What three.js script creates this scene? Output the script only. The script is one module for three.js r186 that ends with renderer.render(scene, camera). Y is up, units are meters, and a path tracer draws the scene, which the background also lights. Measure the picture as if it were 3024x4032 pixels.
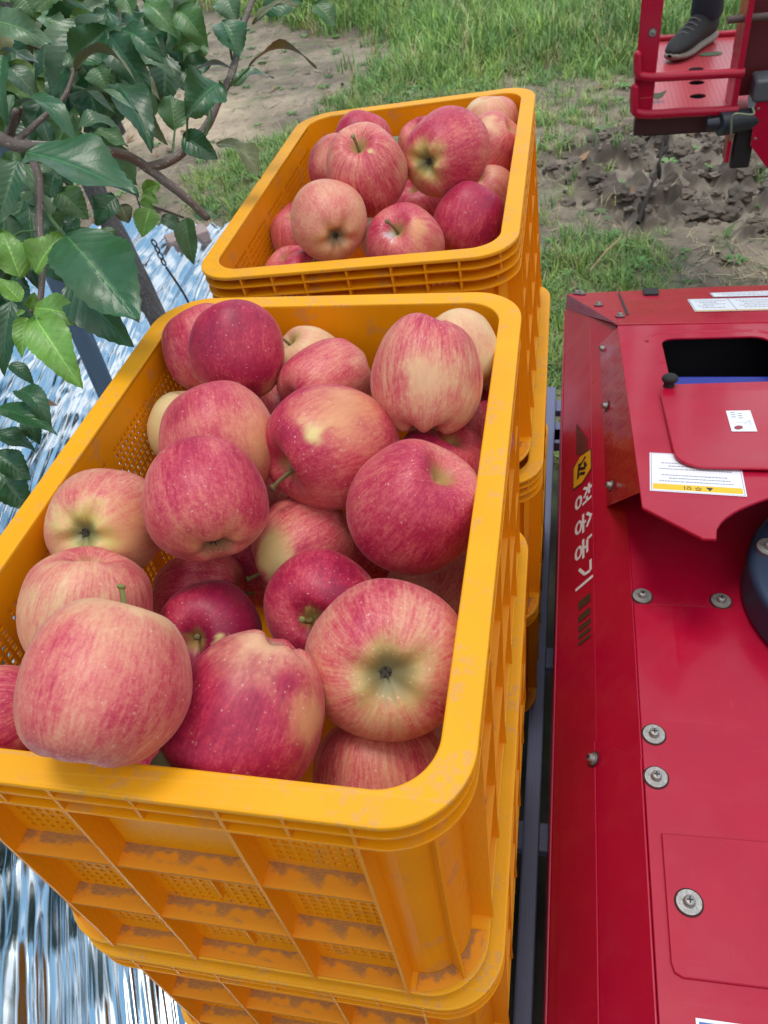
import * as THREE from 'three';
import { mergeGeometries, mergeVertices } from 'three/addons/utils/BufferGeometryUtils.js';
import { RoundedBoxGeometry } from 'three/addons/geometries/RoundedBoxGeometry.js';
import { MarchingCubes } from 'three/addons/objects/MarchingCubes.js';

// ---------------------------------------------------------------- camera, sky, sun, exposure
const scene = new THREE.Scene();
const camera = new THREE.PerspectiveCamera(66.25, 0.75, 0.05, 400);
camera.rotation.order = 'YXZ';
camera.position.set(0.2195, 1.6305, 0.1615);
camera.rotation.set(-0.7566, 0.294, -0.1698);
camera.focus = 0.62; camera.userData.fStop = 20;
scene.add(camera);
const renderer = new THREE.WebGLRenderer({ antialias: true });
renderer.toneMapping = THREE.LinearToneMapping;
renderer.toneMappingExposure = 1.22;
renderer.shadowMap.enabled = true;

const V = (x, y, z) => new THREE.Vector3(x, y, z);
const { clamp, lerp, smoothstep } = THREE.MathUtils;
let seed = 20231;
const rnd = () => { seed = (seed + 0x6d2b79f5) | 0; let t = Math.imul(seed ^ (seed >>> 15), 1 | seed); t = (t + Math.imul(t ^ (t >>> 7), 61 | t)) ^ t; return ((t ^ (t >>> 14)) >>> 0) / 4294967296; };
const rr = (a, b) => a + (b - a) * rnd();
const TBL = new Float32Array(65536); for (let i = 0; i < 65536; i++) TBL[i] = rnd();
const PERM = new Uint16Array(4096); for (let i = 0; i < 4096; i++) PERM[i] = (rnd() * 65536) | 0;
function n2(x, y) {                                   // smooth value noise, 0..1
  const xi = Math.floor(x), yi = Math.floor(y); let fx = x - xi, fy = y - yi; fx = fx * fx * (3 - 2 * fx); fy = fy * fy * (3 - 2 * fy);
  const p0 = PERM[yi & 4095], p1 = PERM[(yi + 1) & 4095];
  const a = TBL[(p0 + xi * 7919) & 65535], b = TBL[(p0 + (xi + 1) * 7919) & 65535], c = TBL[(p1 + xi * 7919) & 65535], d = TBL[(p1 + (xi + 1) * 7919) & 65535];
  return a + (b - a) * fx + (c - a) * fy + (a - b - c + d) * fx * fy;
}
function n3(x, y, z) { const zi = Math.floor(z); let f = z - zi; f = f * f * (3 - 2 * f); return lerp(n2(x + zi * 37.7, y + zi * 11.3), n2(x + (zi + 1) * 37.7, y + (zi + 1) * 11.3), f); }
const f2 = (x, y, o = 4) => { let s = 0, a = 0.5, t = 0; for (let i = 0; i < o; i++) { s += a * n2(x, y); t += a; a *= 0.5; x = x * 2.03 + 17.1; y = y * 2.03 + 5.7; } return s / t; };

{ // overcast sky with thin bright cloud and soft blue openings
  const W = 1024, H = 512, d = new Float32Array(W * H * 4);
  for (let j = 0; j < H; j++) for (let i = 0; i < W; i++) {
    const el = ((j + 0.5) / H - 0.5) * Math.PI, az = ((i + 0.5) / W - 0.5) * 2 * Math.PI, y = Math.sin(el), k = 1 / (Math.max(0.03, y) + 0.25);
    const cx = Math.cos(az) * Math.cos(el) * k, cz = Math.sin(az) * Math.cos(el) * k;
    let c = smoothstep(f2(cx * 1.5 + 9, cz * 1.5 + 4, 5), 0.36, 0.60);
    const b = 0.85 + 0.5 * f2(cx * 3 + 40, cz * 3, 4) * c;
    let r = lerp(0.30, 1.08 * b, c), g = lerp(0.55, 1.10 * b, c), bl = lerp(0.80, 1.13 * b, c);
    const hz = smoothstep(y, 0.0, 0.35); r = lerp(0.70, r, hz); g = lerp(0.76, g, hz); bl = lerp(0.82, bl, hz);
    if (y < 0) { r = 0.12; g = 0.11; bl = 0.08; }
    const o = (j * W + i) * 4; d[o] = r; d[o + 1] = g; d[o + 2] = bl; d[o + 3] = 1;
  }
  const t = new THREE.DataTexture(d, W, H, THREE.RGBAFormat, THREE.FloatType); t.mapping = THREE.EquirectangularReflectionMapping; t.magFilter = THREE.LinearFilter; t.needsUpdate = true;
  scene.background = t; scene.environment = t; scene.backgroundIntensity = 1.0; scene.environmentIntensity = 1.0;
}
const sun = new THREE.DirectionalLight(new THREE.Color(1.0, 0.95, 0.87), 1.2);
sun.position.set(-0.6, 7, -2.0); sun.target.position.set(0, 0.6, -1.5); sun.castShadow = true; sun.shadow.radius = 34;
sun.shadow.mapSize.set(2048, 2048); Object.assign(sun.shadow.camera, { left: -5, right: 5, top: 6, bottom: -6, near: 0.5, far: 25 });
scene.add(sun, sun.target);

// ---------------------------------------------------------------- helpers
const used = {};
const numbered = (n) => { used[n] = (used[n] ?? -1) + 1; return used[n] ? n + '_' + String(used[n]).padStart(3, '0') : n; };
const tag = (o, label, category, group, kind) => { if (label) o.userData.label = label; if (category) o.userData.category = category; if (group) o.userData.group = group; if (kind) o.userData.kind = kind; return o; };
const thing = (name, x = 0, y = 0, z = 0, ry = 0) => { const g = new THREE.Group(); g.name = numbered(name); g.position.set(x, y, z); g.rotation.y = ry; scene.add(g); return g; };
const part = (name, geo, m, parent) => { const o = new THREE.Mesh(Array.isArray(geo) ? merge(geo) : geo, m); o.name = parent ? name : numbered(name); o.castShadow = o.receiveShadow = true; (parent ?? scene).add(o); return o; };
const merge = (l) => l.length === 1 ? l[0] : mergeGeometries(l.map((g) => { const q = g.index ? g.toNonIndexed() : g; for (const k of Object.keys(q.attributes)) if (!['position', 'normal', 'uv'].includes(k)) q.deleteAttribute(k); return q; }));
const box = (w, h, d, x = 0, y = 0, z = 0) => new THREE.BoxGeometry(w, h, d).translate(x, y, z);
const rbox = (w, h, d, x = 0, y = 0, z = 0, r = 0.004) => new RoundedBoxGeometry(w, h, d, 2, Math.min(r, w / 2.1, h / 2.1, d / 2.1)).translate(x, y, z);
const tube = (pts, r, seg = 24, rad = 8) => new THREE.TubeGeometry(new THREE.CatmullRomCurve3(pts.map((p) => V(...p))), seg, r, rad);
function taper(pts, r0, r1, seg = 30, rad = 8, wob = 0) {         // a tube whose radius runs from r0 to r1
  const c = new THREE.CatmullRomCurve3(pts.map((p) => V(...p))), g = new THREE.TubeGeometry(c, seg, 1, rad), p = g.attributes.position, q = V(), ctr = V();
  for (let i = 0; i <= seg; i++) { c.getPointAt(i / seg, ctr); for (let j = 0; j <= rad; j++) { const k = i * (rad + 1) + j; q.fromBufferAttribute(p, k).sub(ctr).multiplyScalar(lerp(r0, r1, i / seg) * (1 + wob * (n3(i * 0.9, (j % rad) * 1.3, r0 * 900) - 0.5))).add(ctr); p.setXYZ(k, q.x, q.y, q.z); } }
  const len = c.getLength(), uv = g.attributes.uv; for (let i = 0; i < uv.count; i++) uv.setXY(i, uv.getX(i) * len * 6, uv.getY(i));
  g.computeVertexNormals(); return g;
}
function quads(list, uvs) {                                       // list of [a,b,c,d] corner arrays
  const pos = [], uv = []; list.forEach((q, k) => { const u = uvs?.[k] ?? [[0, 0], [1, 0], [1, 1], [0, 1]]; for (const i of [0, 1, 2, 0, 2, 3]) { pos.push(...q[i]); uv.push(...u[i]); } });
  const g = new THREE.BufferGeometry(); g.setAttribute('position', new THREE.Float32BufferAttribute(pos, 3)); g.setAttribute('uv', new THREE.Float32BufferAttribute(uv, 2)); g.computeVertexNormals(); return g;
}
function frameOf(pts) { const o = pts[0].clone(), u = pts[1].clone().sub(o).normalize(); let n = null; for (let i = 2; i < pts.length && !n; i++) { const c = u.clone().cross(pts[i].clone().sub(o)); if (c.length() > 1e-6) n = c.normalize(); } const v = n.clone().cross(u); return new THREE.Matrix4().makeBasis(u, v, n).setPosition(o); }
function plate(P, th, holes = [], bevel = 0.0008) {               // a sheet-metal plate from a 3-D outline; its outer face is the outline's plane, th thick below it
  let pts = P.map((p) => V(...p)), m = frameOf(pts); const n = V().setFromMatrixColumn(m, 2); if (n.y < -0.05 || (Math.abs(n.y) <= 0.05 && n.x > 0 && false)) { pts = pts.slice().reverse(); m = frameOf(pts); }
  const inv = m.clone().invert(), loc = (p) => { const q = p.clone().applyMatrix4(inv); return new THREE.Vector2(q.x, q.y); };
  const s = new THREE.Shape(pts.map(loc)); for (const h of holes) s.holes.push(new THREE.Path(h.map((p) => loc(V(...p)))));
  const g = new THREE.ExtrudeGeometry(s, { depth: Math.max(0.0004, th - 2 * bevel), bevelEnabled: bevel > 0, bevelThickness: bevel, bevelSize: bevel, bevelOffset: -bevel, bevelSegments: 1, curveSegments: 6 }); g.translate(0, 0, -th + bevel); return g.applyMatrix4(m);
}
const rect2 = (w, l, r) => { const s = new THREE.Shape(); s.moveTo(-w + r, -l); s.lineTo(w - r, -l); s.absarc(w - r, -l + r, r, -Math.PI / 2, 0); s.lineTo(w, l - r); s.absarc(w - r, l - r, r, 0, Math.PI / 2); s.lineTo(-w + r, l); s.absarc(-w + r, l - r, r, Math.PI / 2, Math.PI); s.lineTo(-w, -l + r); s.absarc(-w + r, -l + r, r, Math.PI, Math.PI * 1.5); return s; };
function ring(w, l, r, iw, il, ir, y, th, bev) {                  // flat rounded-rectangle ring, top at y
  const s = rect2(w, l, r); s.holes.push(rect2(iw, il, ir));
  return new THREE.ExtrudeGeometry(s, { depth: th - 2 * bev, bevelEnabled: true, bevelThickness: bev, bevelSize: bev, bevelOffset: -bev, bevelSegments: 2, curveSegments: 10 }).rotateX(-Math.PI / 2).translate(0, y - th + bev, 0);
}
const S = (v) => v <= 0.0031308 ? v * 12.92 : 1.055 * Math.pow(v, 1 / 2.4) - 0.055;
function tex(w, h, fn, srgb = true, ru = 1, rv = 1) {             // fn(x, y, out): linear rgb for a colour map
  const d = new Uint8Array(w * h * 4), o = [0, 0, 0, 1];
  for (let j = 0; j < h; j++) for (let i = 0; i < w; i++) { fn(i, j, o); const k = (j * w + i) * 4; for (let c = 0; c < 3; c++) d[k + c] = 255 * clamp(srgb ? S(clamp(o[c], 0, 1)) : o[c], 0, 1); d[k + 3] = 255; }
  const t = new THREE.DataTexture(d, w, h); t.magFilter = THREE.LinearFilter; t.minFilter = THREE.LinearMipmapLinearFilter; t.generateMipmaps = true; t.wrapS = t.wrapT = THREE.RepeatWrapping; t.repeat.set(ru, rv); if (srgb) t.colorSpace = THREE.SRGBColorSpace; t.needsUpdate = true; return t;
}
const std = (r, g, b, rough = 0.6, metal = 0, more = {}) => new THREE.MeshStandardMaterial({ color: new THREE.Color().setRGB(r, g, b), roughness: rough, metalness: metal, ...more });
const phys = (r, g, b, rough, more = {}) => new THREE.MeshPhysicalMaterial({ color: new THREE.Color().setRGB(r, g, b), roughness: rough, ...more });

// ---------------------------------------------------------------- ground
// what grows or lies where: grass, sandy path, churned mud, straw
function cover(x, z) {
  const w = (f2(x * 1.3 + 3, z * 1.3, 3) - 0.5) * 1.3, w2 = (f2(x * 4 + 30, z * 4 + 8, 3) - 0.5) * 0.6;
  const edge = x > 0 ? -5.45 + x * 0.12 : -5.45 + x * 0.95;                        // far grass bank
  let g = smoothstep(edge - z + w * 0.55, -0.05, 0.5);
  g = Math.max(g, smoothstep(0.75 - Math.hypot((x - 0.35) / 0.55, (z + 3.0) / 0.5) + w2, 0, 0.35) * 0.95);        // patch right of the crates
  g = Math.max(g, smoothstep(0.75 - Math.hypot((x - 0.2) / 0.30, (z + 2.2) / 1.0) + w2 * 0.6, 0, 0.3) * 0.8);       // strip behind the cart
  g = Math.max(g, smoothstep(0.8 - Math.hypot((x + 1.30) / 0.88, (z + 4.25) / 0.82) + w2, 0, 0.35) * 0.95);          // behind the foil
  g = Math.max(g, smoothstep(0.8 - Math.hypot((x + 0.75) / 1.0, (z + 5.5) / 1.0) + w2, 0, 0.4) * 0.62);             // thin tufts on the path
  g = Math.max(g, smoothstep(0.9 - Math.hypot((x + 0.1) / 0.9, (z + 4.6) / 0.9) + w2, 0, 0.5) * 0.3);
  g = Math.max(g, smoothstep(-z - 3.1, 0, 0.3) * smoothstep(x + 1.6, 0, 0.5) * (0.06 + 0.16 * smoothstep(f2(x * 2 + 5, z * 2, 3), 0.45, 0.65)));
  let mud = smoothstep(0.95 - Math.hypot((x - 1.25) / 1.5, (z + 4.05) / 0.92) + w2 * 0.8, 0, 0.3);
  const dry = smoothstep(0.9 - Math.hypot((x - 1.15) / 0.62, (z + 3.05) / 0.32) + w2, 0, 0.4);
  g *= 1 - 0.85 * mud; g *= 1 - 0.75 * dry;
  return { g, mud, dry, w, w2 };
}
const clod = (x, z) => { const a = n2(x * 7 + 3, z * 9 + 1), b = n2(x * 15 + 9, z * 17), c = n2(x * 31, z * 33 + 5); return Math.pow(Math.abs(2 * a - 1), 0.8) * 0.6 + Math.abs(2 * b - 1) * 0.32 + c * 0.12; };
function groundY(x, z, c = cover(x, z)) {
  let h = (f2(x * 0.9, z * 0.9, 3) - 0.5) * 0.05 + (f2(x * 6, z * 6, 3) - 0.5) * 0.022 + (n2(x * 28, z * 28) - 0.5) * 0.008;
  h += c.mud * (clod(x, z) * 0.22 - 0.125 + 0.03 * Math.abs(2 * n2(x * 48, z * 50) - 1));
  h += smoothstep(-z, 5.6, 8) * 0.10 * c.g;
  return h - 0.005;
}
{
  const X0 = -6, X1 = 3.4, Z0 = -10.5, Z1 = 1.2, nx = 560, nz = 700, T = 2048, map = new Uint8Array(T * T * 4);
  for (let j = 0; j < T; j++) for (let i = 0; i < T; i++) {
    const x = lerp(X0, X1, (i + 0.5) / T), z = lerp(Z0, Z1, (j + 0.5) / T), far = z < -3 || x < -0.2;
    const a = f2(x * 5, z * 5, 3), fine = n2(x * 60, z * 60) * 0.5 + n2(x * 150, z * 150) * 0.5;
    const W = (f2(x * 1.3 + 3, z * 1.3, 2) - 0.5), W2 = (f2(x * 4 + 30, z * 4 + 8, 2) - 0.5) * 0.6;
    const md = smoothstep(0.95 - Math.hypot((x - 1.25) / 1.5, (z + 4.05) / 0.92) + W2 * 0.8, 0, 0.3), path = smoothstep(0.9 - Math.hypot((x + 2.7) / 1.5, (z + 5.4) / 1.1) + W, 0, 0.5);
    let k = 0.35 + 0.9 * a * (0.5 + 1.0 * fine), r = 0.285 * k, g = 0.225 * k, b = 0.165 * k;
    r = lerp(r, 0.50 * (0.5 + 0.4 * fine + 0.5 * a), path); g = lerp(g, 0.385 * (0.5 + 0.4 * fine + 0.5 * a), path); b = lerp(b, 0.27 * (0.5 + 0.4 * fine + 0.5 * a), path);
    if (md > 0) { const c = clod(x, z), m = smoothstep(c, 0.22, 0.62) * 0.85 + 0.15 * fine; r = lerp(r, lerp(0.34, 0.088, m), md); g = lerp(g, lerp(0.285, 0.068, m), md); b = lerp(b, lerp(0.225, 0.054, m), md); }
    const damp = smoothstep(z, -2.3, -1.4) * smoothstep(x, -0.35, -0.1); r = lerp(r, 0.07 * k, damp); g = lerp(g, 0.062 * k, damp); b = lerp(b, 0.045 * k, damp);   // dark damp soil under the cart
    const grs = f2(x * 9 + 7, z * 9, 2); if (grs > 0.55 && md < 0.4) { const q = (grs - 0.55) * 1.6 * (1 - path * 0.7); r = lerp(r, 0.10, q); g = lerp(g, 0.15, q); b = lerp(b, 0.05, q); }
    const o = (j * T + i) * 4; map[o] = 255 * S(clamp(r, 0, 1)); map[o + 1] = 255 * S(clamp(g, 0, 1)); map[o + 2] = 255 * S(clamp(b, 0, 1)); map[o + 3] = 255;
  }
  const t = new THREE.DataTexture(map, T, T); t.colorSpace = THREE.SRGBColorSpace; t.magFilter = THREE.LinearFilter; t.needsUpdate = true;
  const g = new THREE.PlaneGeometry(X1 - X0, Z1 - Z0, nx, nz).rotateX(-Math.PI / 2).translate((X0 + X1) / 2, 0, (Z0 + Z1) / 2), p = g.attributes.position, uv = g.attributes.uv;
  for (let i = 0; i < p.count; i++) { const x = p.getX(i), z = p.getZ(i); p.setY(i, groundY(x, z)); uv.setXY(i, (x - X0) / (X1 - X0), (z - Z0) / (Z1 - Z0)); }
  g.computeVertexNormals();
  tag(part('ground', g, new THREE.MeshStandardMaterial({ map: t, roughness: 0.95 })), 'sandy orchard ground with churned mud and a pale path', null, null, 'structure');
  const far = new THREE.RingGeometry(0.1, 300, 64, 1).rotateX(-Math.PI / 2).translate(0, -0.16, -3);
  tag(part('terrain', far, std(0.16, 0.17, 0.08, 1)), 'level orchard land reaching to the horizon', null, null, 'structure');
}

// ---------------------------------------------------------------- reflective foil
{
  // the sheet's grid follows its creases, which bend slightly away from the cart towards the viewer
  const S0 = -2.6, S1 = 0.5, Z0 = -3.42, Z1 = 0.8, ns = 640, nz = 240, g = new THREE.PlaneGeometry(S1 - S0, Z1 - Z0, ns, nz).rotateX(-Math.PI / 2).translate((S0 + S1) / 2, 0, (Z0 + Z1) / 2), p = g.attributes.position;
  const ridge = (v) => 1 - Math.abs(2 * v - 1), X = (s, z) => s + 0.58 * z + 0.09 * z * z;
  for (let i = 0; i < p.count; i++) {
    const s = p.getX(i); let z = p.getZ(i), x = X(s, z); const q = s + 0.02 * n2(s * 4, z * 1.1), amp = 0.55 + 0.9 * f2(s * 3 + 8, z * 1.4, 2);
    let h = amp * (0.050 * ridge(n2(q * 12, z * 0.55)) + 0.024 * ridge(n2(q * 27 + 7, z * 1.0 + 3)) + 0.0075 * ridge(n2(q * 62 + 3, z * 2.2))) + 0.007 * ridge(n2(x * 7 + z * 5, z * 7 - x * 4)) + 0.003 * ridge(n2(x * 17 - z * 9 + 4, z * 15));
    const e = Math.min(s - S0, z - Z0); if (e < 0.03) z += (n2(x * 6, 9) - 0.5) * 0.1;
    if (x > 0.08) { x = 0.08 + (x - 0.08) * 0.02; h -= 0.12; }
    p.setXYZ(i, x, 0.03 + h + (f2(x * 1.2, z * 1.2, 2) - 0.5) * 0.05, z);
  }
  g.computeVertexNormals();
  tag(part('reflective_foil', g, std(0.58, 0.65, 0.71, 0.12, 1)), 'crumpled silver reflective mulch film spread on the ground left of the crates', 'reflective film');
}

// ---------------------------------------------------------------- grass and litter (uncountable)
const M4 = new THREE.Matrix4(), Q = new THREE.Quaternion(), Eu = new THREE.Euler();
function tuft(n, h, spread, w) {
  const qs = []; for (let k = 0; k < n; k++) {
    const a = rr(0, 6.283), lean = rr(0.15, 0.95), L = h * rr(0.55, 1), bx = rr(-1, 1) * spread, bz = rr(-1, 1) * spread, dx = Math.cos(a), dz = Math.sin(a), px = -dz, pz = dx, ww = w * rr(0.7, 1.3); let prev = null;
    for (let i = 0; i <= 3; i++) { const t = i / 3, out = L * lean * t * t * 0.9, y = L * (t - lean * 0.45 * t * t), hw = ww * (1 - t * 0.9), c = [bx + dx * out, y, bz + dz * out], l = [c[0] - px * hw, y, c[2] - pz * hw], r = [c[0] + px * hw, y, c[2] + pz * hw]; if (prev) qs.push([prev[0], prev[1], r, l]); prev = [l, r]; }
  } return quads(qs);
}
function scatter(name, geos, m, spots, label) {
  const root = geos.length > 1 ? tag(new THREE.Group(), label, 'ground cover', null, 'stuff') : null; if (root) { root.name = numbered(name); scene.add(root); }
  geos.forEach((g, k) => { const mine = spots.filter((_, i) => i % geos.length === k), o = new THREE.InstancedMesh(g, m, mine.length); o.name = root ? name + '_clump' : numbered(name); o.castShadow = o.receiveShadow = true;
    mine.forEach((s, i) => { M4.compose(V(s.x, s.y, s.z), Q.setFromEuler(Eu.set(s.rx ?? 0, s.ry ?? 0, s.rz ?? 0)), V(s.s, s.s * (s.sy ?? 1), s.s)); o.setMatrixAt(i, M4); o.setColorAt(i, s.c); });
    (root ?? scene).add(o); if (root) o.userData.kind = 'stuff'; else tag(o, label, 'ground cover', null, 'stuff'); });
}
const inCart = (x, z) => x > -0.24 && x < 0.24 && z > -1.75, inFoil = (x, z) => x > -2.7 && x < -0.2 && z > -3.36;
{
  const spots = [];
  for (let i = 0; i < 150000 && spots.length < 30000; i++) {
    const z = -1.2 - 9.2 * Math.pow(rnd(), 0.8), x = rr(-0.72, 0.42) * (2.2 - z) + 0.1; if (inFoil(x, z) || (inCart(x, z))) continue;
    const c = cover(x, z); if (rnd() > c.g) continue;
    const d = f2(x * 2.2 + 11, z * 2.2, 2), y = rnd(), lush = smoothstep(-z, 5.4, 6.4), col = new THREE.Color();
    if (y < 0.10) col.setRGB(0.42, 0.36, 0.19); else if (y < 0.45) col.setRGB(0.33, 0.47, 0.115).multiplyScalar(0.75 + 0.7 * d); else col.setRGB(0.17, 0.31, 0.095).multiplyScalar(0.7 + 0.8 * d);
    spots.push({ x, z, y: groundY(x, z, c) - 0.012, ry: rr(0, 6.28), s: rr(0.5, 1.15) * (0.75 + 0.75 * lush) * (0.7 + 0.6 * f2(x * 1.7 + 50, z * 1.7, 2)), sy: rr(0.65, 1.35), c: col });
  }
  scatter('grass', [tuft(11, 0.15, 0.035, 0.0042), tuft(9, 0.12, 0.05, 0.0036), tuft(13, 0.17, 0.045, 0.0046)], new THREE.MeshStandardMaterial({ color: 0xffffff, roughness: 0.6 }), spots, 'green and yellowing meadow grass growing in clumps over the sandy ground');
  const straw = []; const sg = quads([[[-0.5, 0, -0.02], [0.5, 0.05, -0.012], [0.5, 0.05, 0.012], [-0.5, 0, 0.02]], [[-0.5, 0.012, 0.0], [0.0, 0.07, 0.16], [0.0, 0.07, 0.19], [-0.5, 0.012, 0.03]]]);
  for (let i = 0; i < 60000 && straw.length < 9000; i++) { const z = -1.8 - 6.2 * Math.pow(rnd(), 0.9), x = rr(-0.68, 0.42) * (2.2 - z); if (inFoil(x, z) || inCart(x, z)) continue; const c = cover(x, z); if (rnd() > 0.25 + c.dry * 0.75 + 0.2 * c.g - c.mud * 0.22) continue; const k = rr(0.5, 1.15); straw.push({ x, z, y: groundY(x, z, c) + 0.004, ry: rr(0, 6.28), rx: rr(-0.3, 0.3), rz: rr(-0.25, 0.25), s: rr(0.03, 0.13), c: rnd() < 0.3 ? new THREE.Color().setRGB(0.10 * k, 0.13 * k, 0.06 * k) : new THREE.Color().setRGB(0.46 * k, 0.37 * k, 0.23 * k) }); }
  scatter('dead_grass', [sg], new THREE.MeshStandardMaterial({ color: 0xffffff, roughness: 0.8 }), straw, 'dry straw and dead grass blades lying over the soil');
  const ros = []; for (let k = 0; k < 7; k++) { const a = k * 0.9 + 0.2 * (k % 3), c = Math.cos(a), d = Math.sin(a), p = (l, w, y) => [c * l - d * w, y, d * l + c * w]; ros.push([p(0.1, 0, 0.05), p(0.5, -0.2, 0.3), p(1, 0, 0.22), p(0.5, 0.2, 0.3)]); }
  const weed = []; for (let i = 0; i < 30000 && weed.length < 1500; i++) { const z = -1.8 - 7.0 * Math.pow(rnd(), 0.9), x = rr(-0.68, 0.42) * (2.2 - z); if (inFoil(x, z) || inCart(x, z)) continue; const c = cover(x, z); if (rnd() > 0.05 + 0.5 * c.g * n2(x * 3, z * 3)) continue; const k = rr(0.7, 1.5); weed.push({ x, z, y: groundY(x, z, c) + rr(0, 0.03) * c.g, ry: rr(0, 6.28), s: rr(0.02, 0.06), c: new THREE.Color().setRGB(0.14 * k, 0.28 * k, 0.085 * k) }); }
  scatter('weeds', [quads(ros)], new THREE.MeshStandardMaterial({ color: 0xffffff, roughness: 0.55 }), weed, 'low broad leaved weeds growing among the grass');
  const dl = []; for (let i = 0; i < 12000 && dl.length < 420; i++) { const z = 0.3 - 7.0 * Math.pow(rnd(), 0.9), x = rr(-0.68, 0.42) * (2.2 - z); if (inCart(x, z) || (x > 0.2 && z > -1.7)) continue; const f = inFoil(x, z), k = rr(0.5, 1.3), g = rnd() < 0.3; if (f && rnd() > 0.35) continue; dl.push({ x, z, y: f ? 0.10 : groundY(x, z) + 0.012, ry: rr(0, 6.28), rx: rr(-0.4, 0.4), rz: rr(-0.4, 0.4), s: rr(0.03, 0.055), c: g ? new THREE.Color().setRGB(0.10 * k, 0.15 * k, 0.05 * k) : new THREE.Color().setRGB(0.24 * k, 0.14 * k, 0.07 * k) }); }
  scatter('leaf_litter', [quads([[[-1, 0, 0], [-0.2, 0.1, -0.42], [1, 0.25, 0], [-0.1, 0, 0]], [[-1, 0, 0], [-0.1, 0, 0], [1, 0.25, 0], [-0.2, 0.1, 0.42]]])], new THREE.MeshStandardMaterial({ color: 0xffffff, roughness: 0.75 }), dl, 'brown and green fallen leaves strewn over ground and foil');
  const lump = new THREE.IcosahedronGeometry(1, 3), lp = lump.attributes.position; for (let i = 0; i < lp.count; i++) { const v = V().fromBufferAttribute(lp, i), k = 0.45 + 0.75 * n3(v.x * 1.9 + 5, v.y * 1.9 + 5, v.z * 1.9 + 5) + 0.28 * Math.abs(2 * n3(v.x * 3.5 + 5, v.y * 3.5, v.z * 3.5) - 1); lp.setXYZ(i, v.x * k, v.y * k * 0.55, v.z * k); } lump.computeVertexNormals();
  const lumps = []; for (let i = 0; i < 9000 && lumps.length < 640; i++) { const x = rr(-0.3, 2.3), z = rr(-5.0, -2.9), c = cover(x, z), big = c.mud > 0.35; if (!big && rnd() > 0.06) continue; const k = rr(0.45, 1.25); lumps.push({ x, z, y: groundY(x, z, c) + 0.004, ry: rr(0, 6.28), rx: rr(-0.4, 0.4), s: big ? 0.010 + 0.05 * Math.pow(rnd(), 2.6) : rr(0.006, 0.016), c: new THREE.Color().setRGB(0.175 * k, 0.138 * k, 0.108 * k) }); }
  scatter('soil_clods', [lump], new THREE.MeshStandardMaterial({ color: 0xffffff, roughness: 0.95 }), lumps, 'clods of brown soil turned up in the wheel ruts');
}

// ---------------------------------------------------------------- orchard rows around the spot
{
  const lm = std(0.045, 0.10, 0.045, 0.5), bm = std(0.10, 0.085, 0.07, 0.9), one = quads([[[-0.055, 0, -0.002], [0, 0, -0.03], [0.06, 0.008, 0], [0, 0, 0.03]]]), N = 3600, mats = new Float32Array(N * 16);
  for (let i = 0; i < N; i++) { const a = rr(0, 6.28), e = Math.acos(rr(-1, 1)), k = Math.cbrt(rnd()) * (0.7 + 0.5 * n3(Math.cos(a) * 2 + 9, Math.cos(e) * 2.5 + 5, Math.sin(a) * 2 + 5)); M4.compose(V(Math.sin(e) * Math.cos(a) * 1.2 * k, 2.1 + Math.cos(e) * 1.35 * k, Math.sin(e) * Math.sin(a) * 1.35 * k), Q.setFromEuler(Eu.set(rr(-1, 1), rr(0, 6.28), rr(-1, 1))), V(1, 1, 1).multiplyScalar(rr(0.9, 1.7))).toArray(mats, i * 16); }
  let first = null; for (const [x, z, a, where] of [[-4.3, 1.3, 0.3, 'left of the foil nearest the viewer'], [-4.5, -1.2, 2.1, 'left of the foil beside the front crate'], [-4.8, -3.6, 4, 'left of the foil beyond the support pole'], [-2.4, 3.4, 1, 'behind the viewer to the left'], [0.3, 3.9, 5.2, 'straight behind the viewer'], [3.3, 3.0, 3.3, 'behind the viewer to the right'], [4.6, 0.6, 2.6, 'right of the red machine, nearer one'], [4.7, -2.0, 0.9, 'right of the red machine, farther one']]) {
    let t; if (!first) { t = first = thing('orchard_tree', x, 0, z, a); const c = new THREE.InstancedMesh(one, lm, N); c.instanceMatrix.array.set(mats); c.name = 'crown'; c.userData.kind = 'stuff'; t.add(c); part('trunk', taper([[0, -0.05, 0], [0.03, 0.6, 0], [-0.02, 1.3, 0.03], [0.05, 2.4, 0]], 0.07, 0.03, 20, 10, 0.3), bm, t); }
    else { t = first.clone(); t.name = numbered('orchard_tree'); t.position.set(x, 0, z); t.rotation.y = a; scene.add(t); }
    tag(t, 'leafy orchard tree ' + where + ', outside the picture', 'tree', 'orchard trees standing around the spot');
  }
}

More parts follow.
